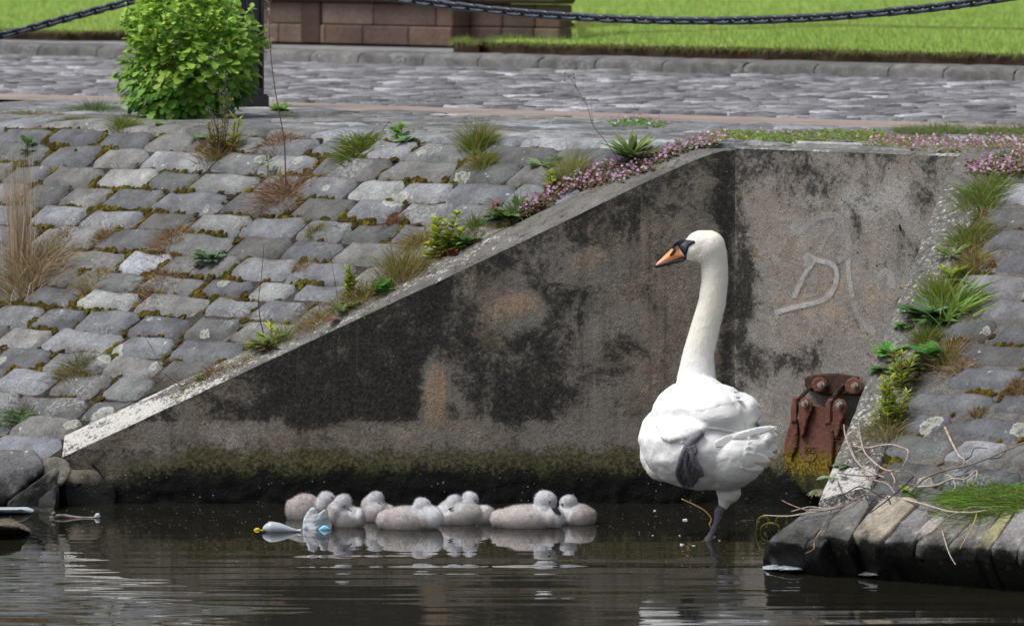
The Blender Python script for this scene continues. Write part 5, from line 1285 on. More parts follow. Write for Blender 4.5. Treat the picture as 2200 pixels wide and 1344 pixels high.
# leafy plants
plant('spurge_plant','bright yellow green leafy spurge with reddish foot on the wing wall edge','plant',960,548,lambda m:(leafy_mb(m,950,548,60,92,5,0.036,YG,T=OVAL,den=80),leafy_mb(m,975,545,60,56,5,0.030,YG,T=OVAL,den=70),rosette_mb(m,962,548,70,10,RD,T=OVAL,up=0.3)))
plant('rosette_plant','flat fresh green rosette right of the bright spurge','plant',1005,528,lambda m:rosette_mb(m,1005,526,88,26,[(0.10,0.24,0.06),(0.16,0.30,0.08)],T=LANCE,up=0.5,wsc=1.3))
plant('spurge_plant','yellow green leafy stems above the middle rosette','plant',755,650,lambda m:leafy_mb(m,752,648,44,86,4,0.024,YG,T=OVAL,den=90,spread=0.2))
plant('rosette_plant','large green rosette with red lower leaves, the upper of two on the wing wall edge','plant',732,688,lambda m:(rosette_mb(m,735,676,96,22,[(0.22,0.32,0.06),(0.15,0.24,0.05),(0.22,0.28,0.12)],T=LANCE,up=1.0,wsc=1.3),rosette_mb(m,730,690,86,8,[(0.22,0.08,0.06),(0.12,0.17,0.08)],T=LANCE,up=0.1,wsc=1.7)))
plant('rosette_plant','olive rosette with purplish leaves, lowest on the wing wall edge','plant',572,755,lambda m:(rosette_mb(m,572,750,104,16,[(0.13,0.20,0.04),(0.20,0.27,0.05),(0.10,0.14,0.04)],T=LANCE,up=0.6,wsc=1.5),rosette_mb(m,585,752,80,6,[(0.22,0.10,0.08),(0.20,0.16,0.08)],T=OVAL,up=0.15),leafy_mb(m,584,740,20,46,1,0.06,YG,den=20)))
plant('ash_seedling','small bright green seedling with pointed leaflets on the wing wall edge','plant',822,640,lambda m:(leafy_mb(m,818,636,30,40,2,0.045,[(0.13,0.34,0.06),(0.10,0.28,0.05)],T=OVAL,den=60),rosette_mb(m,818,636,54,7,[(0.13,0.32,0.05)],T=LANCE,up=0.3,wsc=2.0)))
plant('rosette_plant','grey green feathery rosette in a joint, middle of the left slope','plant',450,575,lambda m:(rosette_mb(m,452,566,84,34,GB,T=LOBED,up=0.7,wsc=0.6),rosette_mb(m,428,578,40,14,GB,T=LOBED,up=0.4,wsc=0.6)))
plant('reddish_weed','weed with reddish tipped leaves at the edge left of the toadflax','plant',1075,478,lambda m:(leafy_mb(m,1062,474,60,46,4,0.032,GG+RD[:1],T=LANCE,tipcols=RD,den=60,wsc=1.3),rosette_mb(m,1085,474,110,26,GB+GG,T=OVAL,up=0.45)))
plant('broad_leaf','single broad dark green leaf plant at the left end of the toadflax','plant',1112,448,lambda m:rosette_mb(m,1112,448,60,5,[(0.08,0.13,0.03)],T=OVAL,up=1.2))
plant('leafy_weed','fresh leafy weed on the upper slope right of the spiky tuft','plant',858,308,lambda m:(leafy_mb(m,855,300,34,38,3,0.034,[(0.15,0.32,0.05)],T=OVAL,den=60),rosette_mb(m,872,310,60,16,[(0.14,0.26,0.10),(0.2,0.32,0.16)],T=OVAL,up=0.7)))
plant('leafy_weed','small dark rosette left of the dry flower clump under the bush','plant',425,308,lambda m:rosette_mb(m,425,305,54,18,[(0.11,0.20,0.09),(0.15,0.25,0.10)],T=LANCE,up=0.6,wsc=1.6))
plant('leafy_weed','tiny light green sprig on the setts under the bush','plant',343,277,lambda m:rosette_mb(m,342,274,36,12,[(0.22,0.34,0.05)],T=OVAL,up=0.8))
plant('leafy_weed','tiny yellowish sprig lower left of the bush','plant',163,328,lambda m:rosette_mb(m,163,328,28,12,[(0.22,0.28,0.06)],T=OVAL,up=0.6))
plant('dock_plant','upright deep green leaf plant above the straw tussock','plant',62,328,lambda m:(rosette_mb(m,62,322,60,8,[(0.06,0.20,0.04),(0.09,0.26,0.06)],T=OVAL,up=2.2),rosette_mb(m,60,330,60,10,[(0.08,0.18,0.05)],T=OVAL,up=0.4)))
plant('willowherb_sprout','narrow leaved pale green sprout above the brown cushion','plant',578,382,lambda m:(leafy_mb(m,574,380,20,54,1,0.034,[(0.26,0.36,0.12)],den=110,wsc=0.9),leafy_mb(m,598,392,20,34,1,0.026,YG,den=80)))
plant('leafy_weed','green leaves at the foot of the post on its right','plant',602,252,lambda m:rosette_mb(m,602,246,66,30,[(0.14,0.30,0.04),(0.10,0.22,0.03)],T=OVAL,up=0.9))
plant('leafy_weed','spear leaved green weed left of the fine grass and flower mat','plant',1168,362,lambda m:(rosette_mb(m,1165,362,90,14,[(0.13,0.24,0.06),(0.18,0.28,0.10)],T=LANCE,up=0.4,wsc=1.5),rosette_mb(m,1192,350,40,10,[(0.12,0.24,0.08)],T=OVAL,up=0.8)))
plant('plantain_rosette','tall spiky green rosette rising out of the pink flowers','plant',1355,358,lambda m:(rosette_mb(m,1355,350,150,40,[(0.16,0.25,0.06),(0.24,0.30,0.11),(0.10,0.15,0.04)],T=LANCE,up=1.6,wsc=0.9),rosette_mb(m,1375,352,120,30,[(0.14,0.20,0.04),(0.10,0.10,0.04)],T=LANCE,up=0.9,wsc=0.6)))
plant('leafy_weed','small bright sprig at the bottom of the wing wall edge','plant',432,826,lambda m:rosette_mb(m,432,822,30,16,[(0.16,0.32,0.05)],T=LOBED,up=1.0))
plant('spurge_plant','small yellow leaved plant left of the pink toadflax start','plant',1183,402,lambda m:leafy_mb(m,1183,406,44,38,4,0.028,YG,T=OVAL,den=60))
plant('yellow_leaf_plant','plant with a few bright yellow leaves beside the right coping','plant',2050,612,lambda m:(rosette_mb(m,2046,600,80,22,[(0.20,0.32,0.05),(0.28,0.36,0.04)],T=LANCE,up=0.9,wsc=1.4),rosette_mb(m,2040,596,60,4,[(0.65,0.5,0.03)],T=LANCE,up=0.9,wsc=1.2),rosette_mb(m,2064,610,50,8,GB,T=OVAL,up=0.4)))
plant('leafy_weed','pale green forked weed overhanging the right coping above the yellow leaves','plant',2046,556,lambda m:rosette_mb(m,2044,560,100,18,[(0.22,0.33,0.10),(0.28,0.36,0.14)],T=LANCE,up=0.9,wsc=0.9))
plant('dark_leaf_clump','dark glossy green leaf clump spilling over the right coping','plant',1985,705,lambda m:(rosette_mb(m,1990,690,120,40,DG+GB,T=OVAL,up=0.7),rosette_mb(m,1955,705,70,20,DG,T=OVAL,up=0.3),rosette_mb(m,2020,700,90,22,DG+GG,T=OVAL,up=0.5)))
plant('vetch_plant','big bright green vetch with oval leaflets lying on the right bank','plant',1975,790,lambda m:(rosette_mb(m,1918,768,96,22,[(0.12,0.30,0.06),(0.17,0.36,0.07)],T=OVAL,up=0.7),rosette_mb(m,1905,800,80,16,DG,T=OVAL,up=0.3),rosette_mb(m,1955,792,90,26,[(0.17,0.30,0.12),(0.12,0.26,0.07)],T=OVAL,up=0.4),rosette_mb(m,2002,778,104,30,[(0.11,0.34,0.06),(0.08,0.26,0.05)],T=OVAL,up=0.7)))
plant('spurge_plant','reddish tipped spurge standing in front of the vetch','plant',1938,830,lambda m:leafy_mb(m,1938,835,56,80,7,0.034,YG+[(0.30,0.24,0.06)],tipcols=RD+YG,den=70,wsc=1.0))
plant('spurge_plant','tall yellow green spurge, lowest on the right coping','plant',1912,925,lambda m:(leafy_mb(m,1905,920,60,104,7,0.038,YG,den=75,wsc=1.0),leafy_mb(m,1930,915,30,74,3,0.034,YG,den=75)))
plant('drooping_leaves','limp grey green leaves hanging over the white wall end','plant',1800,1030,lambda m:(rosette_mb(m,1822,1004,64,18,[(0.09,0.16,0.06),(0.16,0.24,0.12)],T=OVAL,up=0.2),rosette_mb(m,1788,1030,60,9,[(0.22,0.29,0.17),(0.16,0.24,0.12)],T=OVAL,up=0.05),rosette_mb(m,1764,1056,70,12,[(0.08,0.17,0.06),(0.16,0.25,0.13),(0.26,0.17,0.13)],T=LANCE,up=-0.2,wsc=1.8)))
plant('leafy_weed','small yellow green leaf at the joint above the tan slab','plant',1945,1062,lambda m:rosette_mb(m,1945,1060,30,8,[(0.28,0.40,0.03)],T=ROUND,up=0.8))

# dead flower clump with grey spikes
def deadclump(m):
    leafy_mb(m,472,328,70,86,7,0.032,[(0.26,0.26,0.05),(0.30,0.20,0.06)],den=60,wsc=0.9)
    leafy_mb(m,505,322,40,80,4,0.034,YG,den=50)
    tuft_mb(m,470,330,80,62,260,Gd+Gr+Gy,spread=0.9)
    c=base_pt(470,330)
    for (ox,oy,hh) in ((15,0,172),(5,0,130),(-22,0,98),(-12,0,88),(22,0,120)):
        b=c+Vector((ox*0.3/510,0,0)); tpt=c+Vector((ox*1.1/510,-0.03,hh/490)); mid=b.lerp(tpt,0.5)+Vector((0.01,0,0)); pts=smoothpts([b,mid,tpt],6)
        tube(m,pts,0.0015,4,(0.10,0.08,0.07)); M=60; i=rng.integers(5,len(pts),M); pp_=np.array([pts[k] for k in i])+rng.normal(0,0.006,(M,3)); d=rng.normal(0,1,(M,3))
        blades(m,pp_,d/np.linalg.norm(d,axis=1)[:,None],0.014,0.004,np.zeros((M,3)),np.array([(0.20,0.17,0.15)])*rng.uniform(0.5,1.4,(M,1)),seg=2)
plant('withered_flower_clump','withered clump with brown seed spikes and yellow green leaves below the bush','plant',470,330,deadclump)

# tall dry stems
def stem(label,pts,rad,col,heads=0,name='dead_weed',seedlen=0.0,fluff=None,depth=0.0):
    rad*=1.25; c=base_pt(*pts[0]); ps=[c]+[P(a,b,c.y+depth*(k+1)/len(pts)) for k,(a,b) in enumerate(pts[1:])]; mb=MB(); sm=smoothpts(ps,6)
    tube(mb,sm,[rad*(1-0.6*i/len(sm)) for i in range(len(sm))],5,col)
    if fluff:
        M=fluff; k0=int(len(sm)*0.72); i=rng.integers(k0,len(sm),M); pp_=np.array([sm[k] for k in i]); d=rng.normal(0,1,(M,3)); d/=np.linalg.norm(d,axis=1)[:,None]
        blades(mb,pp_,d,rng.uniform(0.008,0.026,M),0.0022,rng.normal(0,0.3,(M,3)),cpick([(0.36,0.29,0.27),(0.22,0.13,0.11),(0.5,0.45,0.45)],M),seg=2)
    if heads:
        for _ in range(heads):
            q=sm[-1]+Vector((random.gauss(0,0.018),random.gauss(0,0.01),random.gauss(0,0.012))); k=sm[-6]; tube(mb,[k,q],0.0007,4,col); tube(mb,[q-Vector((0,0,0.003)),q,q+Vector((0,0,0.003))],[0.001,0.0035,0.001],5,(0.05,0.035,0.03))
    o=mb.build(name,DRY); recentre(o,c); tag(o,label,'dead weed',None); return o
stem('tall thin reddish stem with fluffy dry seed head reaching above the road by the post',[(614,418),(612,330),(608,285),(592,200),(583,130),(578,60),(577,-15)],0.0026,(0.14,0.07,0.055),fluff=300)
stem('thin bare branching stalk arching left over the road, left of the flower plants',[(1338,360),(1306,310),(1275,270),(1262,230),(1242,195),(1226,165)],0.0016,(0.20,0.15,0.12),heads=6)
stem('short side stalk beside the branching stalk',[(1275,272),(1271,240),(1270,212)],0.001,(0.20,0.15,0.12))
stem('thin dark stalk bending out of the lowest rosette',[(568,726),(558,680),(556,640),(562,590),(567,525)],0.0019,(0.05,0.03,0.03))
stem('fine dark stalk rising from the upper rosette',[(727,665),(722,620),(716,585),(708,540)],0.0012,(0.07,0.05,0.045))
stem('hair thin stalk among the setts left of the lowest rosette',[(345,785),(325,745),(310,720),(306,702)],0.0012,(0.16,0.13,0.12))
stem('short bent red stalk on the upper slope by the spiky tuft',[(815,288),(826,273),(838,258)],0.0028,(0.30,0.14,0.12))
stem('pale straw stalk lying diagonally across a sett under the brown cushion',[(540,515),(580,478),(610,452)],0.0012,(0.45,0.36,0.24))
mb=MB(); c=base_pt(1992,548); q=P(1936,496,c.y-0.06); tube(mb,smoothpts([c,P(1960,522,c.y-0.05),q],5),0.0009,4,(0.2,0.17,0.13)); ps=smoothpts([q,q+Vector((-0.004,0,0.012)),q+Vector((-0.006,0,0.026))],4)
tube(mb,ps,[0.002,0.0045,0.0048,0.005,0.005,0.0048,0.0045,0.004,0.002][:len(ps)],8,(0.02,0.018,0.015)); M=26; pp_=np.array([ps[k] for k in rng.integers(0,4,M)]); d=rng.normal(0,1,(M,3)); d/=np.linalg.norm(d,axis=1)[:,None]; blades(mb,pp_,d,0.007,0.0016,np.zeros((M,3)),(0.55,0.42,0.15),seg=1)
o=mb.build('plantain',DRY); recentre(o,c); tag(o,'dark plantain flower head on a thin stalk in front of the graffiti wall','flower stalk')

# ---------------- flower mats ----------------
PK=[(0.50,0.25,0.44),(0.58,0.38,0.54),(0.40,0.18,0.33),(0.66,0.52,0.64)]
def matpts(poly,n,jit_):
    pts=[]; 
    L=[math.dist(a[:2],b[:2]) for a,b in zip(poly,poly[1:])]; T=sum(L)
    for _ in range(n):
        s_=random.uniform(0,T); i=0
        while i<len(L)-1 and s_>L[i]: s_-=L[i]; i+=1
        k=s_/L[i]; a,b=poly[i],poly[i+1]; w_=a[2]*(1-k)+b[2]*k
        pts.append((a[0]*(1-k)+b[0]*k+random.gauss(0,6), a[1]*(1-k)+b[1]*k+random.uniform(-1,1)*w_))
    return pts
def flowermat(label,poly,nl,nf,leafc,grassn=0,grassc=None,gh=20,h=0.03,px0=None):
    c=base_pt(*poly[0][:2]); root=empty('flower_mat',c,label,'flowers')
    def world(pts,hh):
        out=[]
        for a,b in pts:
            q=S(a,b); out.append((q.x,q.y,q.z+random.uniform(0.004,hh)))
        return np.array(out)
    mb=MB(); p_=world(matpts(poly,nl,1),h); M=len(p_); a=rng.uniform(0,2*np.pi,M)
    scatter(mb,ROUND,p_,np.stack([np.cos(a),np.sin(a),rng.uniform(-0.2,0.5,M)],1),np.tile([0,-0.4,1],(M,1))+rng.normal(0,0.3,(M,3)),rng.uniform(0.009,0.018,M),cpick(leafc,M))
    M=nl//2; q=world(matpts(poly,M,1),h*0.6); d=rng.normal(0,1,(M,3))*[1,0.6,0.4]; d/=np.linalg.norm(d,axis=1)[:,None]
    blades(mb,q,d,rng.uniform(0.02,0.05,M),0.0016,rng.normal(0,0.2,(M,3)),cpick([(0.20,0.08,0.06),(0.26,0.16,0.10)],M),seg=2)
    o=mb.build('leaves',LEAF); put(o,root)
    if grassn:
        mb=MB()
        for (px,py) in matpts(poly,max(1,grassn//30),1): tuft_mb(mb,px,py,50,gh,30,grassc or G1,spread=0.9,wid=0.002,dead=0.1)
        o=mb.build('grass_blades',GRASS); put(o,root)
    if nf:
        mb=MB(); nf=int(nf*0.8); p_=world(matpts(poly,nf,1),h)+np.array([0,-0.004,h*0.45]); M=len(p_)
        cl=rng.normal(0,1,(M,3)); nn=np.tile([0,-0.9,0.6],(M,1))+cl*0.45; ax=np.cross(nn,rng.normal(0,1,(M,3)))
        scatter(mb,FLW,p_,ax,nn,rng.uniform(0.007,0.013,M),cpick(PK,M,0.2)); o=mb.build('blossoms',LEAF); put(o,root)
    return root
flowermat('pink toadflax mat trailing down the sloping wall top below the spiky rosette',[(1120,458,10),(1160,440,14),(1215,405,16),(1270,388,22),(1330,378,22),(1400,360,16)],1500,430,[(0.10,0.14,0.04),(0.16,0.14,0.05),(0.22,0.10,0.07)],90,[(0.3,0.2,0.1)],24)
flowermat('pink and reddish mat curling round the upper bend of the sloping wall',[(1405,352,12),(1450,330,14),(1500,316,12),(1555,302,12)],800,190,[(0.20,0.12,0.08),(0.14,0.20,0.05)],90,Gy,22)
flowermat('green strip of moss and clover along the level top of the head wall',[(1545,300,8),(1620,302,10),(1700,304,10),(1800,300,10),(1900,302,10)],2200,70,[(0.16,0.24,0.035),(0.22,0.28,0.05),(0.12,0.19,0.03)],900,Gy+G1,22)
flowermat('pink flowers spilling over the right end of the head wall',[(1865,312,8),(1930,314,10),(1990,318,12),(2060,322,12),(2130,318,12),(2200,318,12)],1600,340,[(0.16,0.20,0.05),(0.22,0.14,0.08)],300,G1,26)
flowermat('big cluster of pink flowers above the bright grass hummock at right',[(2080,375,12),(2120,368,20),(2165,362,26),(2215,345,26)],1300,300,[(0.20,0.13,0.08),(0.14,0.17,0.05)],120,Gd,24)
flowermat('small round cushion of daisy like leaves with few pale flowers above the rosette',[(1318,274,7),(1350,272,9),(1385,273,9),(1425,277,6)],700,60,[(0.09,0.20,0.04),(0.14,0.26,0.05)],0)
mb=MB()
for k in range(34): 
    px=random.uniform(1940,2260); tuft_mb(mb,px,random.uniform(284,300),60,random.uniform(22,40),70,[(0.11,0.20,0.05),(0.17,0.26,0.07),(0.26,0.24,0.10)],spread=1.0,wid=0.0022,dead=0.1)
o=mb.build('grass_fringe',GRASS); recentre(o,base_pt(2090,290)); tag(o,'bluish green grass fringe on the quay edge at the upper right','grass fringe')
mb=MB()
for k in range(22):
    px=random.uniform(600,720) if k<8 else random.uniform(560,640); tuft_mb(mb,px,random.uniform(246,254),40,10,30,G1+Gy,spread=1.2,wid=0.002,dead=0.2)
o=mb.build('edge_weeds',GRASS); recentre(o,base_pt(640,250)); tag(o,'thin line of low weeds on the paving right of the post','weeds')

# litter of dead grass and soil along both copings
mb=MB()
for i in rng.choice(len(JN),1500,replace=False):
    px,py=JA[i]
    if not(-30<px<2230 and 275<py<1040) or mnoise.noise(Vector((px*0.006,py*0.012,15)))<-0.05 or (px>700 and random.random()<0.5): continue
    q=S(px,py); M=random.randint(5,12); b=np.array([[q.x,q.y,q.z]])+rng.normal(0,1,(M,3))*[0.022,0.008,0]; b[:,2]=[onsurf(x,y)+0.002 for x,y,_ in b]; d=rng.normal(0,1,(M,3))*[1,0.6,0.3]+[0,0,0.35]; d/=np.linalg.norm(d,axis=1)[:,None]
    blades(mb,b,d,rng.uniform(0.010,0.032,M),0.0026,np.array([0,0,-0.4])+rng.normal(0,0.3,(M,3)),cpick([(0.20,0.12,0.07),(0.13,0.08,0.05),(0.28,0.2,0.12),(0.10,0.10,0.03)],M,0.3),seg=2)
def litter(poly,n):
    for (px,py) in matpts(poly,n,1):
        q=S(px,py); M=14; b=np.array([[q.x,q.y,q.z]])+rng.normal(0,1,(M,3))*[0.02,0.012,0.0]; b[:,2]=[onsurf(x,y)+0.012 for x,y,_ in b]; d=rng.normal(0,1,(M,3))*[1,0.7,0.5]+[0,0,0.4]; d/=np.linalg.norm(d,axis=1)[:,None]
        blades(mb,b,d,rng.uniform(0.015,0.045,M),0.003,np.array([0,0,-0.5])+rng.normal(0,0.3,(M,3)),cpick(Gd+Gy+Gr[:1]+G1[:1],M,0.3),seg=2)
        if random.random()<0.5: mosslump(mb,px,py,random.uniform(5,11),random.uniform(3,6),random.uniform(0.01,0.022),mcol())
litter([(372,860,3),(440,815,4),(520,785,4),(600,745,5),(690,695,6),(780,655,6),(870,605,6),(940,562,6),(1010,520,5),(1090,482,5),(1150,450,5)],260)
litter([(2120,450,8),(2085,540,8),(2040,620,8),(2010,700,9),(1985,760,9),(1940,830,8),(1915,910,7),(1900,950,7)],230)
o=mb.build('edge_litter',GRASS); tag(o,'dead grass, moss and litter caught in joints and along the wall tops','dead grass',kind='stuff')

# ---------------- bush ----------------
bc_=G(405,258,Q); bush=empty('bush',bc_,'big bright green leafy celandine bush in front of the black post','bush')
mb=MB(); N=5200; pts=[];axs=[];cols_=[];sz=[];nr=[]
sc=1/461.0
def bush_r(zr,th):
    prof=np.interp(zr,[0,0.12,0.3,0.55,0.8,1.0],[0.55,0.86,1.0,0.96,0.74,0.48]); return prof*(1+0.42*mnoise.noise(Vector((math.cos(th)*1.6,math.sin(th)*1.6,zr*3.2))))
for i in range(N):
    zr=random.random()**0.85; th=random.uniform(0,2*math.pi); k=bush_r(zr,th)*(random.uniform(0.25,1.0)**0.5)
    x=(4+10*zr-max(0,zr-0.62)*95)*sc+math.cos(th)*k*143*sc; y=math.sin(th)*k*0.30; z=(10+zr*268)*sc+0.012*random.gauss(0,1)
    p=Vector((bc_.x+x,bc_.y+0.02+y,Q+z)); o_=Vector((math.cos(th),math.sin(th),0))
    down=max(0,0.9-zr*1.3); ax=o_*0.8+Vector((random.gauss(0,.35),random.gauss(0,.35),0.45-down*1.3+random.gauss(0,.3))); nn=o_*(0.5+down)+Vector((random.gauss(0,.3),random.gauss(0,.3),1.0))
    pts.append(p);axs.append(ax);nr.append(nn);sz.append(random.choice([random.uniform(0.022,0.04),random.uniform(0.036,0.066)])*(0.8 if zr>0.7 else 1))
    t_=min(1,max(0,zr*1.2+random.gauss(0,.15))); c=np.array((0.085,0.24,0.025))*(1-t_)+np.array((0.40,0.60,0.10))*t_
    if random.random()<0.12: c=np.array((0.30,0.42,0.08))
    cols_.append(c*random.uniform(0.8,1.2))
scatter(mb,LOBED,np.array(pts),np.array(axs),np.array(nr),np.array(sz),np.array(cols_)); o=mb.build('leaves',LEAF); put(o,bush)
mb=MB()
for i in range(60):
    th=random.uniform(0,2*math.pi); zr=random.uniform(0.5,1.05); k=bush_r(min(zr,1),th)*0.85; tp=Vector((bc_.x+(4+10*zr-max(0,zr-0.62)*95)*sc+math.cos(th)*k*130*sc,bc_.y+math.sin(th)*k*0.28,Q+(10+zr*272)*sc)); b=Vector((bc_.x+random.gauss(0,0.03),bc_.y+random.gauss(0,0.03),Q-0.01))
    tube(mb,smoothpts([b,b.lerp(tp,0.5)+Vector((0,0,0.03)),tp],4),0.0022,4,(0.10,0.20,0.05))
o=mb.build('stems',LEAF); put(o,bush)
mb=MB()          # loose shoots breaking the outline
for i in range(46):
    th=random.uniform(0,2*math.pi); zr=random.uniform(0.25,1.0); k=bush_r(zr,th)*0.9; cx=(4+10*zr-max(0,zr-0.62)*95)*sc
    q0=Vector((bc_.x+cx+math.cos(th)*k*135*sc,bc_.y+math.sin(th)*k*0.28,Q+(10+zr*268)*sc)); dr=Vector((math.cos(th)*0.8,math.sin(th)*0.5,0.9)).normalized(); L=random.uniform(0.05,0.11); q1=q0+dr*L
    tube(mb,[q0,q0.lerp(q1,0.5)+Vector((0,0,0.004)),q1],0.0016,4,(0.14,0.26,0.06)); M=11; ss=rng.uniform(0.1,1.0,M); pp_=np.array([q0+dr*L*s_ for s_ in ss]); ax=rng.normal(0,1,(M,3))+np.array(dr)*0.8
    scatter(mb,LOBED,pp_,ax,np.tile([0,-0.3,1.0],(M,1))+rng.normal(0,0.3,(M,3)),rng.uniform(0.018,0.036,M),np.array([(0.32,0.52,0.10)])*rng.uniform(0.7,1.2,(M,1)))
o=mb.build('shoots',LEAF); put(o,bush)
mb=MB(); 
for (px,py) in ((333,63),(313,150),(335,162),(467,62),(500,213),(352,40),(420,110)):
    q=P(px,py,bc_.y-0.27); scatter(mb,FLW,[q],[(1,0,0.2)],[(0.1,-1,0.4)],0.008,(0.75,0.55,0.03))
o=mb.build('flowers',LEAF); put(o,bush)
# ---------------- rusty hinged shackle on the head wall ----------------
t=NT('rust'); n1=t.noise(18,5,0.7); n2=t.noise(90,3,0.7); z=t.sxyz(t.t.nodes.new('ShaderNodeNewGeometry').outputs['Position'])[2]
base=t.mix(t.mr(n1,0.35,0.65),(0.095,0.032,0.022),(0.17,0.07,0.05)); base=t.mix(t.mr(n2,0.5,0.7),base,(0.12,0.085,0.07))
zz=t.ma('ADD',z,t.ma('ADD',t.mr(n1,0.3,0.7,-0.045,0.045),t.mr(n2,0.3,0.7,-0.04,0.04)))
base=t.mix(t.mr(zz,0.285,0.235),base,t.mix(t.mr(n2,0.4,0.6),(0.075,0.045,0.008),(0.24,0.17,0.015))); base=t.mix(t.mr(zz,0.19,0.14),base,(0.035,0.035,0.01)); base=t.mix(t.mr(zz,0.12,0.07),base,(0.008,0.009,0.006))
RUST=t.out(base,0.85,t.bump(t.ma('ADD',n1,n2),0.7,0.006),spec=0.25)
t=NT('dark_rust'); n1=t.noise(25,5,0.7); DRUST=t.out(t.mix(t.mr(n1,0.35,0.65),(0.022,0.012,0.010),(0.07,0.035,0.026)),0.85,t.bump(n1,0.7,0.006),spec=0.25)
t=NT('bolt_steel'); n1=t.noise(60,3,0.7); BOLT=t.out(t.mix(t.mr(n1,0.4,0.6),(0.22,0.19,0.16),(0.42,0.39,0.35)),0.5,t.bump(n1,0.4,0.002),spec=0.5,Metallic=0.4)
def yh(px):                    # depth of the head wall face at a photo column
    a=(px-1100)/FPX; ex_,ey_=B_.x-A_.x,B_.y-A_.y; tt=(a*A_.y-A_.x)/(ex_-a*ey_); return A_.y+tt*ey_
YC=lambda off: (lambda a,b: yh(a)-off)
shk=empty('mooring_clamp',P(1745,1060,yh(1745)),'rusty iron hinged clamp bolted to the head wall above the water, partly behind the coping','clamp')
def part(name,polys,mat,off,T,edge=3,step=4,dens=None,parent=None,flat=True):
    mb=MB()
    for pl in polys: pillow(mb,pl,YC(off),T,edge,step,dens=dens,flat=flat)
    o=mb.build(name,mat,smooth=False); put(o,parent or shk)
    if parent and parent is not shk: o.location=o.location
    return o
def disc(cx,cy,r,a0=0,a1=2*math.pi,n=16): return [(cx+r*math.cos(a0+(a1-a0)*k/n),cy+r*math.sin(a0+(a1-a0)*k/n)) for k in range(n+(0 if a1-a0>6 else 1))]
part('bracket',[[(1729,812),(1737,806),(1760,803),(1800,801),(1846,808),(1852,850),(1838,850),(1820,846),(1790,850),(1765,848),(1735,836),(1729,828)]],DRUST,0.06,0.055)
part('lug',[disc(1760,826,17,math.pi*0.9,math.pi*2.35)+[(1752,842)]],RUST,0.135,0.014)
part('lug',[disc(1834,829,19,math.pi*0.8,math.pi*2.35)+[(1828,846)]],RUST,0.135,0.014)
part('strap',[[(1722,845),(1740,826),(1748,830),(1730,850),(1714,866),(1706,862)]],DRUST,0.12,0.012)
part('strap',[[(1786,850),(1808,822),(1815,826),(1797,852),(1784,872),(1777,866)]],DRUST,0.12,0.012)
part('plate',[[(1699,905),(1699,872),(1704,862),(1716,860),(1716,884),(1712,905),(1724,905),(1726,876),(1738,874),(1750,870),(1762,870),(1775,876),(1777,905),(1790,905),(1795,880),(1812,890),(1822,905),(1822,1075),(1790,1075),(1758,1068),(1728,1060),(1702,1030),(1688,1005),(1683,975),(1686,945),(1695,915)]],RUST,0.085,0.03)
def fork(cx,cy,name='fork'):
    part(name,[[(cx-21,cy+40),(cx-21,cy-4),(cx-17,cy-14),(cx-9,cy-18),(cx-4,cy-14),(cx-8,cy+2),(cx-8,cy+40)],[(cx+0,cy+70),(cx-5,cy+40),(cx-5,cy+2),(cx-2,cy-10),(cx+8,cy-17),(cx+20,cy-13),(cx+26,cy-2),(cx+24,cy+12),(cx+14,cy+36),(cx+6,cy+68)]],RUST,0.125,0.022)
fork(1721,868); fork(1794,872)
mb=MB()
for x_ in (1797,): pillow(mb,[(1776,905),(1776,1000),(1783,1006),(1788,1000),(1793,905)],YC(0.12),0.02,3,4,flat=True)
o=mb.build('rib',RUST,smooth=False); put(o,shk)
mb=MB(); pillow(mb,[(1699,900),(1699,940),(1690,965),(1700,985),(1712,960),(1716,900)],YC(0.115),0.02,3,4,flat=True); o=mb.build('rib',RUST,smooth=False); put(o,shk)
for (cx,cy) in ((1731,866),(1805,869),(1766,826),(1838,828)):
    mb=MB(); c=P(cx,cy,yh(cx)-0.155); n=10
    nd=Vector((-PS,-PC,0)); tube(mb,[c,c+nd*0.004],0.0155,14); tube(mb,[c+nd*0.004,c+nd*0.018],0.0115,6); o=mb.build('bolt',BOLT,smooth=False); put(o,shk)
# raised casting number 225 inside a ring
mb=MB()
def stroke(pts,r=0.0023): tube(mb,[P(a,b,yh(a)-0.1165) for a,b in pts],r,5)
two=lambda x,y:[(x-3,y-5),(x,y-7),(x+3,y-5),(x+2.5,y-2),(x-3,y+5),(x+4,y+5)]
stroke(two(1732,966)); stroke(two(1740,966)); stroke([(1752,960),(1747,960),(1746,965),(1750,964),(1752,968),(1749,972),(1745,971)])
stroke([(1750+ -9+14*math.cos(a),972+18*math.sin(a)) for a in np.linspace(-1.2,2.2,14)])
o=mb.build('casting_mark',RUST); put(o,shk)
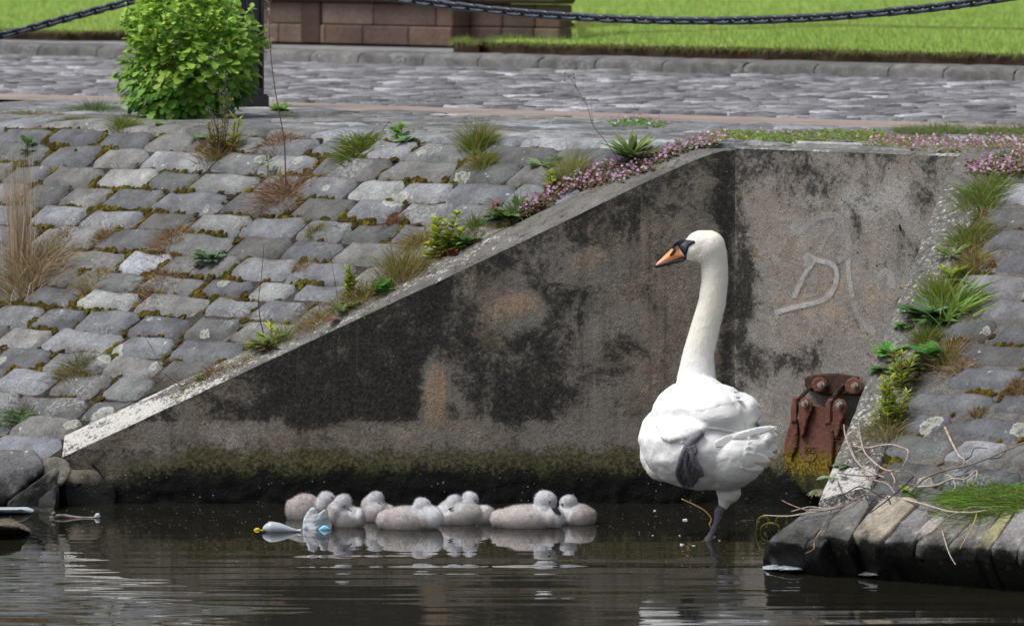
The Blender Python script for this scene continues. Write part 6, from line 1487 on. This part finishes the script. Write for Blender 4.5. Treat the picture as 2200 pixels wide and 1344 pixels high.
# ---------------- graffiti on the head wall ----------------
t=NT('faded_white_paint'); n=t.noise(45,4,0.75); n2=t.noise(10,3,0.6); c=t.sep(t.attr())[0]
al=t.ma('MULTIPLY',t.mr(t.ma('ADD',n,t.ma('MULTIPLY',n2,0.5)),0.5,1.0,0.2,0.9),c,True)
GRAF=t.out((0.50,0.50,0.49),0.9,spec=0.1); t._set(t.b.inputs['Alpha'],al)
mb=MB()
def paint(pts,w_,a0,a1=None):
    a1=a0 if a1 is None else a1; q=[Vector((a,b,0)) for a,b in pts]; q=smoothpts(q,6); n=len(q); V=[];C=[]
    for i,p in enumerate(q):
        t_=(q[min(i+1,n-1)]-q[max(i-1,0)]).normalized(); nn=Vector((-t_.y,t_.x,0)); k=i/(n-1)
        for s_,al_ in ((-1,0.0),(-0.6,1),(0.6,1),(1,0.0)):
            e=p+nn*w_/2*s_; V.append(P(e.x,e.y,yh(e.x)-0.0055)); v=(a0+(a1-a0)*k)*al_; C.append((v,v,v))
    mb.add(V,[[i*4+j,i*4+j+1,(i+1)*4+j+1,(i+1)*4+j] for i in range(n-1) for j in range(3)],np.array(C))
paint([(1706,640),(1718,612),(1732,585),(1748,562)],12,1.0); paint([(1728,572),(1738,560),(1736,548),(1748,556),(1768,562),(1785,566),(1796,580),(1797,600),(1790,622),(1775,640),(1750,650),(1715,658),(1690,664),(1665,672)],13,0.9,1.2)
paint([(1732,548),(1740,572)],22,0.7); paint([(1668,668),(1672,684)],7,0.9); paint([(1718,508),(1735,485),(1762,466),(1790,462),(1812,478),(1822,510),(1822,540),(1800,560)],16,0.45); paint([(1772,510),(1788,492)],14,0.5)
paint([(1716,500),(1740,478)],14,0.5); paint([(1762,545),(1770,520),(1782,500)],7,0.4); paint([(1822,560),(1824,590),(1828,615),(1832,640)],12,1.0); paint([(1845,515),(1828,545),(1824,570)],6,0.35); paint([(1832,640),(1840,670),(1855,695),(1880,715)],14,0.6)
paint([(1888,600),(1895,588),(1908,584),(1916,600),(1918,620)],18,0.6); paint([(1870,620),(1840,600),(1800,640),(1740,690)],60,0.14); paint([(1700,480),(1760,500),(1830,480)],50,0.16); paint([(1888,600),(1886,615),(1892,622)],8,0.35)
o=mb.build('graffiti',GRAF,smooth=False); put(o,headw)
# ---------------- floating things ----------------
t=NT('clear_plastic'); n=t.noise(30,3,0.6); PLAS=t.out((0.62,0.66,0.70),0.12,t.bump(n,0.5,0.006),spec=0.6); t.b.inputs['Transmission Weight'].default_value=0.35; t.b.inputs['IOR'].default_value=1.25
def simple(name,label,cat,mbf,mat,loc,group=None,smooth=True):
    mb=MB(); mbf(mb); o=mb.build(name,mat,smooth=smooth); recentre(o,loc); tag(o,label,cat,group); return o
w0=G(680,1136); Yp=w0.y
pr_=empty('plastic_scrap',(w0.x,w0.y,0),'torn piece of clear plastic standing up in the water beside the left cygnets','plastic')
mb=MB(); pillow(mb,[(649,1138),(651,1118),(657,1103),(668,1090),(675,1089),(681,1099),(684,1103),(697,1093),(704,1095),(707,1110),(712,1125),(713,1138),(700,1142),(660,1142)],lambda a,b:Yp+0.01+0.02*math.sin(a*0.09),0.006,4,3,bumpf=lambda a,b:0.012*mnoise.noise(Vector((a*0.05,b*0.05,2)))+0.004*mnoise.noise(Vector((a*0.2,b*0.2,2))))
o=mb.build('sheet',PLAS); put(o,pr_)
t=NT('blue_plastic'); BLP=t.out((0.22,0.55,0.72),0.4,spec=0.5)
mb=MB(); pillow(mb,[(683,1137),(692,1129),(698,1127),(706,1131),(711,1137),(700,1141),(690,1141)],lambda a,b:Yp-0.02,0.006,4,3); o=mb.build('blue_corner',BLP); put(o,pr_)
wb0=G(606,1142)
def bal(mb):
    ps=[P(567,1139,wb0.y),P(570,1136,wb0.y),P(582,1133,wb0.y),P(600,1134,wb0.y),P(620,1137,wb0.y),P(636,1139,wb0.y),P(640,1139,wb0.y),P(647,1139,wb0.y)]
    tube(mb,smoothpts(ps,4),[x/550 for x in np.interp(np.linspace(0,7,29),range(8),[2,8,14,12,7,3,3,4.5])],14)
t=NT('grey_film'); FILM=t.out((0.42,0.45,0.50),0.25,spec=0.5)
simple('plastic_bladder','smooth grey teardrop shaped plastic bladder floating left of the clear scrap','plastic',bal,FILM,(wb0.x,wb0.y,0))
t=NT('yellow_leaf'); YLF=t.out((0.65,0.45,0.02),0.5,spec=0.3); q0=G(553,1138)
simple('floating_leaf','tiny bright yellow leaf floating at the tip of the grey bladder','leaf',lambda mb:(pillow(mb,[(544,1138),(550,1133),(556,1133),(560,1138),(555,1142),(549,1141)],lambda a,b:q0.y,0.006,5,2),tube(mb,[P(559,1138,q0.y),P(568,1138,q0.y)],0.002,5)),YLF,(q0.x,q0.y,0))
# floating stick with a snail shell like knob at the left
s0=G(155,1112)
t=NT('wet_wood'); n=t.noise(40,4,0.7); WOOD=t.out(t.mix(t.mr(n,0.35,0.65),(0.06,0.045,0.04),(0.26,0.22,0.2)),0.6,t.bump(n,0.5,0.004),spec=0.4)
st_=empty('floating_stick',(s0.x,s0.y,0),'short knobbly stick floating near the left wall end','stick')
mb=MB(); tube(mb,smoothpts([P(108,1114,s0.y),P(122,1109,s0.y),P(138,1108,s0.y),P(165,1111,s0.y),P(190,1112,s0.y),P(212,1110,s0.y)],4),[x/550 for x in np.interp(np.linspace(0,5,21),range(6),[7,5,5,3.5,3,2])],8); o=mb.build('shaft',WOOD); put(o,st_)
mb=MB(); tube(mb,[P(110,1103,s0.y-0.02),P(115,1103,s0.y-0.02),P(120,1103,s0.y-0.02)],[0.004,0.011,0.006],10,(1,1,1)); o=mb.build('knob',WOOD); put(o,st_)
mb=MB(); pillow(mb,[(200,1112),(206,1102),(213,1101),(216,1108),(213,1114)],lambda a,b:s0.y,0.006,4,2.5); o=mb.build('scrap',FILM); put(o,st_)
# curled yellow weed floating by the slabs
c0=G(1655,1140)
def curl(mb):
    for (cx,cy,rx,ry,a0,a1,r_) in ((1640,1122,12,13,math.pi*0.9,math.pi*2.3,0.005),(1655,1136,20,13,0,math.pi*2,0.0045),(1676,1122,8,14,math.pi*0.8,math.pi*1.9,0.004),(1684,1118,7,10,math.pi*1.2,math.pi*2.3,0.0035),(1632,1134,6,14,math.pi*0.5,math.pi*1.5,0.0035)):
        tube(mb,[P(cx+rx*math.cos(a),cy+ry*math.sin(a),c0.y+0.03*math.sin(a)) for a in np.linspace(a0,a1,18)],r_,7)
t=NT('yellow_weed'); n=t.noise(50,3,0.6); YW=t.out(t.mix(t.mr(n,0.35,0.65),(0.16,0.14,0.03),(0.46,0.44,0.12)),0.5,t.bump(n,0.4,0.003),spec=0.4)
simple('water_weed','curled yellow green water weed floating beside the leftmost slab','weed',curl,YW,(c0.x,c0.y,0))
r0_=G(1508,1125)
simple('reed_stalk','bent straw coloured stalk sticking out of the water beside the swan leg','stalk',lambda mb:tube(mb,smoothpts([P(1464,1071,r0_.y),P(1490,1083,r0_.y),P(1512,1095,r0_.y),P(1525,1108,r0_.y),P(1528,1118,r0_.y),P(1521,1128,r0_.y),P(1510,1138,r0_.y)],4),0.0026,6,(0.42,0.30,0.10)),DRY,(r0_.x,r0_.y,0))
l0=G(1610,1118)
simple('floating_leaf','grey pointed leaf lying flat on the water right of the swan leg','leaf',lambda mb:pillow(mb,[(1586,1118),(1600,1115),(1625,1115),(1645,1117),(1625,1121),(1600,1121)],lambda a,b:l0.y,0.02,4,3),STONE,(l0.x,l0.y,0))
# foam / down flecks
t=NT('down_fleck'); FOAM=t.out((0.55,0.56,0.60),0.6,spec=0.3)
for k,(px,py,r_,lb) in enumerate(((1407,1097,3.2,'white down fleck farthest up left of the swan leg'),(1472,1117,5,'largest white down fleck, between the reed stalk and its reflection'),(1460,1150,2.5,'small white down fleck below the largest one'),(1465,1170,4.5,'round white down fleck low in front of the swan leg'),(1490,1172,3,'white down fleck just right of the round low one'),(1533,1153,3.5,'down fleck touching the swan leg at the waterline on its right'),(1546,1161,3,'flat down fleck just right of the swan foot'),(1403,1150,2,'tiny down fleck lower left, under the farthest one'))):
    q=G(px,py); bm=bmesh.new(); bmesh.ops.create_icosphere(bm,subdivisions=3,radius=r_/550)
    for v in bm.verts: v.co.z*=0.4; v.co+=v.normal*0.7*r_/550*mnoise.noise(v.co*260+Vector((k,0,0)))
    m_=bpy.data.meshes.new('down_fleck'); bm.to_mesh(m_); bm.free(); m_.materials.append(FOAM)
    for f in m_.polygons: f.use_smooth=True
    o=bpy.data.objects.new('down_fleck',m_); COL.objects.link(o); o.location=(q.x,q.y,0.001); tag(o,lb,'down fleck','white flecks on the water')
# tiny floating specks (uncountable)
mb=MB()
for _ in range(500):
    px=random.uniform(0,2200); py=random.choice([random.uniform(1086,1150),random.uniform(1086,1230)]); q=G(px,py)
    if px>1650 and py<1200: continue
    r_=random.uniform(0.6,1.7)/550; V=[(q.x+r_*math.cos(a),q.y+r_*1.5*math.sin(a),0.0015) for a in np.linspace(0,5.2,6)]; mb.add(V,[[0,1,2,3,4,5]],jit(random.choice([(0.4,0.4,0.36),(0.5,0.5,0.48),(0.3,0.26,0.1)]),0.2))
sp_o=mb.build('pollen_specks',LIC); tag(sp_o,'tiny pale specks of pollen and debris floating on the water','debris',kind='stuff')
# wet white specks clinging to the tide line
# ---------------- twigs on the right bank ----------------
t=NT('bare_twig'); c=t.attr(); n=t.noise(60,3,0.6); TW_=t.out(t.mix(1.0,c,t.mr(n,0.3,0.7,0.6,1.4),'MULTIPLY'),0.8,t.bump(n,0.4,0.003),spec=0.2)
PALE=(0.40,0.34,0.29); MID=(0.20,0.165,0.14); DK_=(0.055,0.045,0.045)
def twig(label,branches,name='twig'):
    c=None; mb=MB()
    for (pts,r_,col,hh) in branches:
        ps=[]
        for k,q in enumerate(pts):
            off=0.03+hh*math.sin(math.pi*min(1,(k+0.3)/len(pts))); g_=S(q[0],q[1],off=off)
            if q[1]>1150 or g_.z<0.03 or g_.x<1.2: g_=P(q[0],q[1],min(g_.y,24.2))
            ps.append(g_)
        if c is None: c=ps[0]
        sm=smoothpts(ps,6); tube(mb,sm,[r_*(1-0.45*i/len(sm)) for i in range(len(sm))],6,jit(col,0.15))
    o=mb.build(name,TW_); recentre(o,c); tag(o,label,'twig','dead twigs tangled on the right bank'); return o
twig('pale twig hooping over the lower end of the right coping',[([(1902,1026),(1860,1008),(1840,990),(1828,968),(1816,935),(1813,912)],0.0042,PALE,0.05),([(1850,1000),(1838,985),(1826,955),(1828,950)],0.003,PALE,0.03)])
twig('pale twig with a thin upright second shoot over the lower coping',[([(1935,1012),(1900,1008),(1870,985),(1855,965),(1848,935),(1844,905)],0.0036,PALE,0.05)])
twig('thick pale angular twig bent like an elbow',[([(1835,958),(1862,962),(1895,956),(1918,955),(1940,962),(1951,968),(1948,985),(1941,1000),(1940,1010)],0.0046,PALE,0.06),([(1862,962),(1848,966),(1838,972)],0.003,PALE,0.04)])
twig('pale straight broken twig leaning against the right setts',[([(2030,918),(2045,950),(2060,978),(2072,988),(2068,1002)],0.0048,PALE,0.04),([(2072,988),(2085,980),(2095,962),(2122,963)],0.0026,DK_,0.04)])
twig('long straight branch rising to the right edge over the setts',[([(1955,1058),(1985,1028),(2030,1010),(2075,1000),(2120,985),(2165,965),(2215,945)],0.0048,MID,0.03),([(2120,985),(2148,982),(2160,970)],0.0025,DK_,0.03)])
twig('light grey branch curving beneath the long straight branch',[([(1970,1045),(2010,1042),(2045,1028),(2075,1028),(2098,1010),(2096,1030),(2088,1040)],0.0038,PALE,0.04),([(2028,1018),(2045,1025),(2052,1045),(2046,1055)],0.0028,PALE,0.03)])
twig('tangle of dark thin twigs above the tan slab',[([(1800,1015),(1835,1020),(1870,1022),(1905,1014),(1935,1008),(1965,1020),(1960,1045)],0.003,MID,0.05),([(1965,1020),(1940,1045),(1905,1075),(1868,1102)],0.0034,DK_,0.05),([(1855,1008),(1870,1028),(1905,1038),(1925,1060),(1940,1052)],0.003,PALE,0.05),([(1850,1050),(1862,1070),(1868,1092)],0.0028,DK_,0.04),([(1800,1032),(1808,1055),(1826,1075)],0.0022,DK_,0.03),([(1915,1085),(1900,1060),(1880,1070),(1868,1085)],0.003,DK_,0.05),([(1912,1010),(1922,1030),(1920,1040)],0.003,PALE,0.03)])
twig('long pair of twigs reaching left over the dark slabs to the water',[([(1905,1070),(1860,1062),(1820,1082),(1780,1095),(1735,1095),(1700,1084),(1680,1074)],0.0036,MID,0.04),([(1800,1090),(1760,1098),(1720,1104),(1690,1108),(1640,1106)],0.0036,PALE,0.02),([(1810,1080),(1780,1092),(1740,1088),(1700,1098)],0.0026,PALE,0.04),([(1905,1072),(1850,1045),(1815,1060),(1770,1076)],0.003,DK_,0.05)])
twig('long smooth branch crossing all the slabs toward the grass mat',[([(1905,1066),(1940,1072),(1975,1080),(2010,1090),(2040,1098),(2085,1100),(2130,1094)],0.0048,PALE,0.03),([(2070,1098),(2090,1088),(2135,1092)],0.0036,MID,0.03),([(2085,1096),(2050,1104),(2028,1118),(2005,1140),(1968,1158)],0.0038,MID,0.04),([(2045,1112),(2028,1105),(2000,1108),(1990,1100)],0.0022,MID,0.03)])
twig('thin forked twig hanging down across the slab faces',[([(2100,1098),(2092,1125),(2078,1150),(2062,1178)],0.0032,(0.34,0.27,0.12),0.03),([(2024,1138),(2030,1160),(2040,1190),(2053,1212)],0.003,PALE,0.02),([(2040,1145),(2030,1150),(2012,1158)],0.0018,MID,0.02)])
twig('thin pale twig drooping over the tan slab to the right',[([(1992,1092),(1985,1105),(1965,1118),(1930,1121)],0.0018,PALE,0.02)])
twig('forked twig standing over the two dark leftmost slabs',[([(1788,1090),(1775,1120),(1758,1150),(1742,1165)],0.0028,MID,0.04),([(1770,1130),(1750,1160),(1748,1178),(1730,1188)],0.0022,(0.3,0.15,0.08),0.02)])
twig('small snapped twig on the lower left setts by the wall',[([(352,800),(372,815),(390,828),(402,822),(420,816),(424,808)],0.0034,MID,0.01),([(400,826),(398,815),(396,808)],0.0022,MID,0.01)])
bpy.data.objects['twig'].name='twig'
for (pts,l) in (([(1878,690),(1862,672),(1862,660)],'a'),([(1640+225,730),(1905,720),(1920,712)],'b')):
    pass
